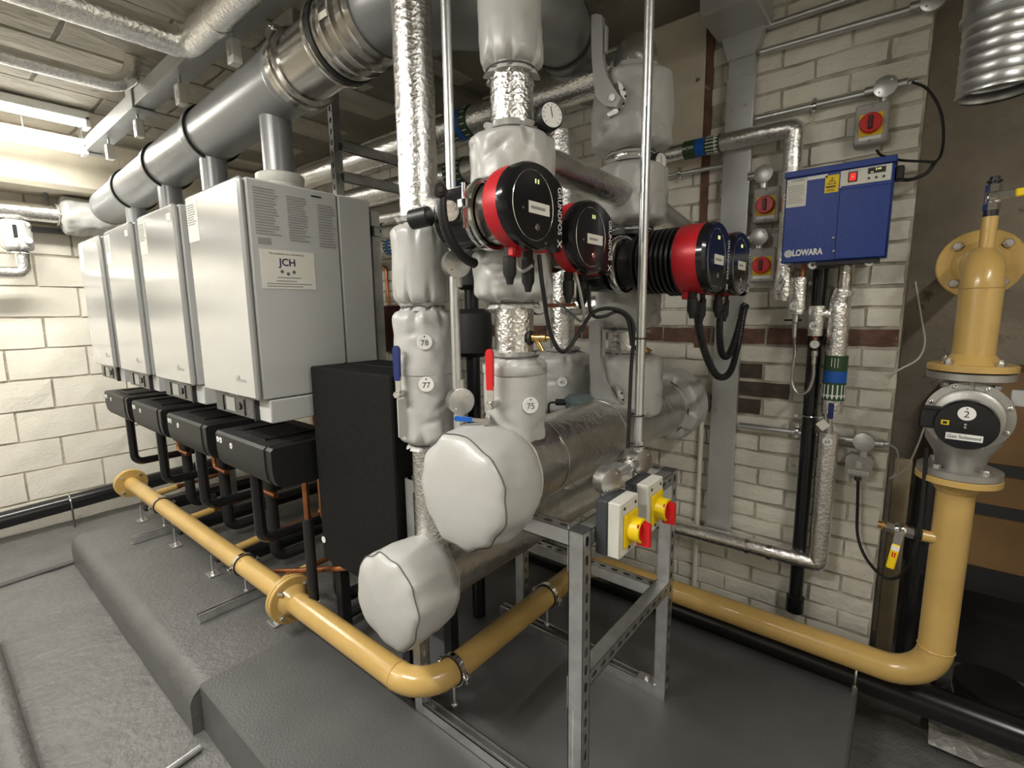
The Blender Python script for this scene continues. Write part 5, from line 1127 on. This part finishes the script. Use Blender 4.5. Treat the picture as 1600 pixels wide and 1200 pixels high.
# pipes behind the boilers
o = foil_pipe('rear_pipe', 'lower foil clad pipe with blue bands behind the risers', [(-4.3, 2.0, 2.13), (-1.55, 2.0, 2.125)], .068, 'foil', rad=.05)
band((at(708, 285, 'Y', 1.95).x, 2.0, 2.125), -X_, .069, .13, o)
ob = [x for x in bpy.data.objects if x.get('label') == 'foil clad riser bending away at the top behind the right conduit'][0]
band((at(712, 200, 'Y', 1.74).x, 1.80, 2.263), -X_, .068, .13, ob)
foil_pipe('rear_pipe', 'small foil clad pipe between the two rear pipes', [(-3.0, 2.05, 1.98), (-1.45, 2.05, 1.975)], .035, 'foil')
o = foil_pipe('rear_pipe', 'foil clad pipe with a blue band just right of the nearest boiler', [(-3.4, 2.05, 1.80), (-1.5, 2.05, 1.795)], .05, 'foil')
band((at(605, 380, 'Y', 2.0).x, 2.05, 1.798), X_, .051, .10, o)
o = MB().cyl((-3.6, 2.255, 2.45), (-2.5, 2.255, 2.44), .03).build('rear_pipe', 'foil_dull', label='thin pipe with a blue band high behind the near boiler flue', cat='pipe', group='foil clad pipes'); band((at(488, 220, 'Y', 2.23).x, 2.255, 2.446), X_, .031, .13, o)
ps = thing('strut_post', 'slotted strut post with arms holding the rear pipes', 'post', (-2.235, 1.42, 0))
MB().channel((-2.235, 1.42, 1.3), (-2.235, 1.42, ZC), V((0, -1, 0))).build('post', 'galvanised', ps); MB().channel((-2.235, 1.42, 0), (-2.235, 1.42, 1.3), V((0, -1, 0)), slots=False).build('post_foot', 'galvanised', ps)
for z, ye in ((2.172, 1.91), (2.03, 2.26)): MB().channel((-2.195, 1.42, z), (-2.195, ye, z), Z_, slots=False).build('arm', 'galvanised', ps)
for y, z in ((1.98, 2.29), (1.98, 2.09)): MB().obox((-2.165, y, z), (.012, .03, .09), None, .002).build('pipe_strap', 'chrome', ps)
bl = thing('gate_valve', 'small black capped valve behind the nearest boiler', 'valve', at(588, 370, 'Y', 2.05)); p = at(588, 352, 'Y', 2.05)
MB().lathe([(.03, -.05), (.03, -.02), (.04, -.01), (.04, .015), (.025, .03), (.01, .035)], p, Z_, 24).build('cap', 'black_gloss', bl); MB().cyl(p-Z_*.05, (p.x, p.y, 1.84), .02).build('body', 'chrome', bl)
MB().tube(fillet([at(575, 415, 'Y', 2.275), at(603, 418, 'Y', 2.275), at(608, 490, 'Y', 2.275)], .03), .011).build('copper_pipe', 'copper', label='bent copper pipe on the wall between boiler and left riser', cat='pipe')
bx = at(612, 508, 'Y', 2.15); t = thing('expansion_vessel', 'dark maroon vessel glimpsed between boiler and left riser', 'vessel', (bx.x, 2.12, bx.z-.2))
MB().lathe([(.02, -.2), (.10, -.17), (.12, -.1), (.12, .1), (.10, .13), (.02, .14)], (bx.x+.08, 2.12, bx.z), Z_, 32).build('tank', 'maroon', t); MB().cyl((bx.x+.08, 2.12, bx.z-.2), (bx.x+.08, 2.12, .0), .02).build('stand_pipe', 'steel_frame_dark', t)
for k, (px, py, y, r, L) in enumerate(((735, 420, 1.5, .07, .17), (738, 520, 1.5, .085, .2))):
    c = at(px, py, 'Y', y); t = thing('insulated_valve', ('upper black insulated valve body behind the left conduit', 'lower black insulated valve body behind the left conduit')[k], 'valve', c-Z_*L/2, 'black insulated valves')
    MB().lathe([(r*.6, -L/2), (r*.95, -L*.4), (r, 0), (r*.95, L*.4), (r*.6, L/2)], c, Z_, 28).build('insulation', 'rubber', t); MB().cyl(V((c.x, c.y, 0)) if k else c-Z_*.1, c+Z_*(L/2+.1), r*.35).build('pipe', 'black_pipe', t)
# left wall services
foil_pipe('wall_pipe', 'foil clad pipe along the end wall at the left edge', [(-4.8, -.9, 2.085), (-4.8, .85, 2.10)], .062, 'foil')
jacket('grey jacket on the end wall pipe beside the flue end', (-4.8, .80, 2.10), Y_, .40, .13, .063, 71, folds=5, dent=.02)
foil_pipe('wall_pipe', 'foil clad drop pipe under the small jacket at the left edge', [(-4.8, .575, 1.87), (-4.8, .575, 1.68), (-4.8, -.3, 1.675)], .04, 'foil_crumpled', rad=.05)
j = jacket('small grey valve jacket with a black lever hanging from the end wall pipe', (-4.8, .555, 1.83), Z_, .20, .085, .045, 72, folds=5, dent=.012)
MB().obox((-4.712, .545, 1.95), (.012, .02, .085), None, .004).build('lever', 'black_plastic', j); tag_at((-4.712, .605, 1.895), X_, '9', j, .02)
MB().box(-4.985, -4.93, -.5, 1.2, 1.985, 2.02).build('wall_rail', 'steel_frame_dark', label='dark rail on the end wall under the foil pipe', cat='rail')
for y in (.86,): MB().obox((-4.8, y-.12, 2.2), (.02, .02, .10), None, .003).build('pipe_hanger', 'steel_frame_dark', label='dark pipe hanger above the end wall pipe', cat='hanger')
ls = thing('soil_pipe', 'thick black soil pipe sloping along the foot of the end wall', 'pipe', (-4.9, .5, -.15))
MB().cyl((-4.88, -.9, -.22+.13), (-4.86, 2.1, .045), .06, seg=28).build('pipe', 'black_pipe', ls)
pc = at(109, 812, 'X', -4.82); MB().ring((-4.865, pc.y+.02, -.024), Y_, .062, .005, 30, 8).build('bracket', 'chrome', ls); MB().cyl((-4.80, pc.y+.02, -.05), (-4.80, pc.y+.02, ZF), .006, seg=8).build('rod', 'steel_frame_dark', ls)
MB().box(-4.99, -4.975, .12, .34, 1.35, 1.62).build('wall_patch', 'floor_paint', label='grey patch plate on the block wall at the left edge', cat='plate')
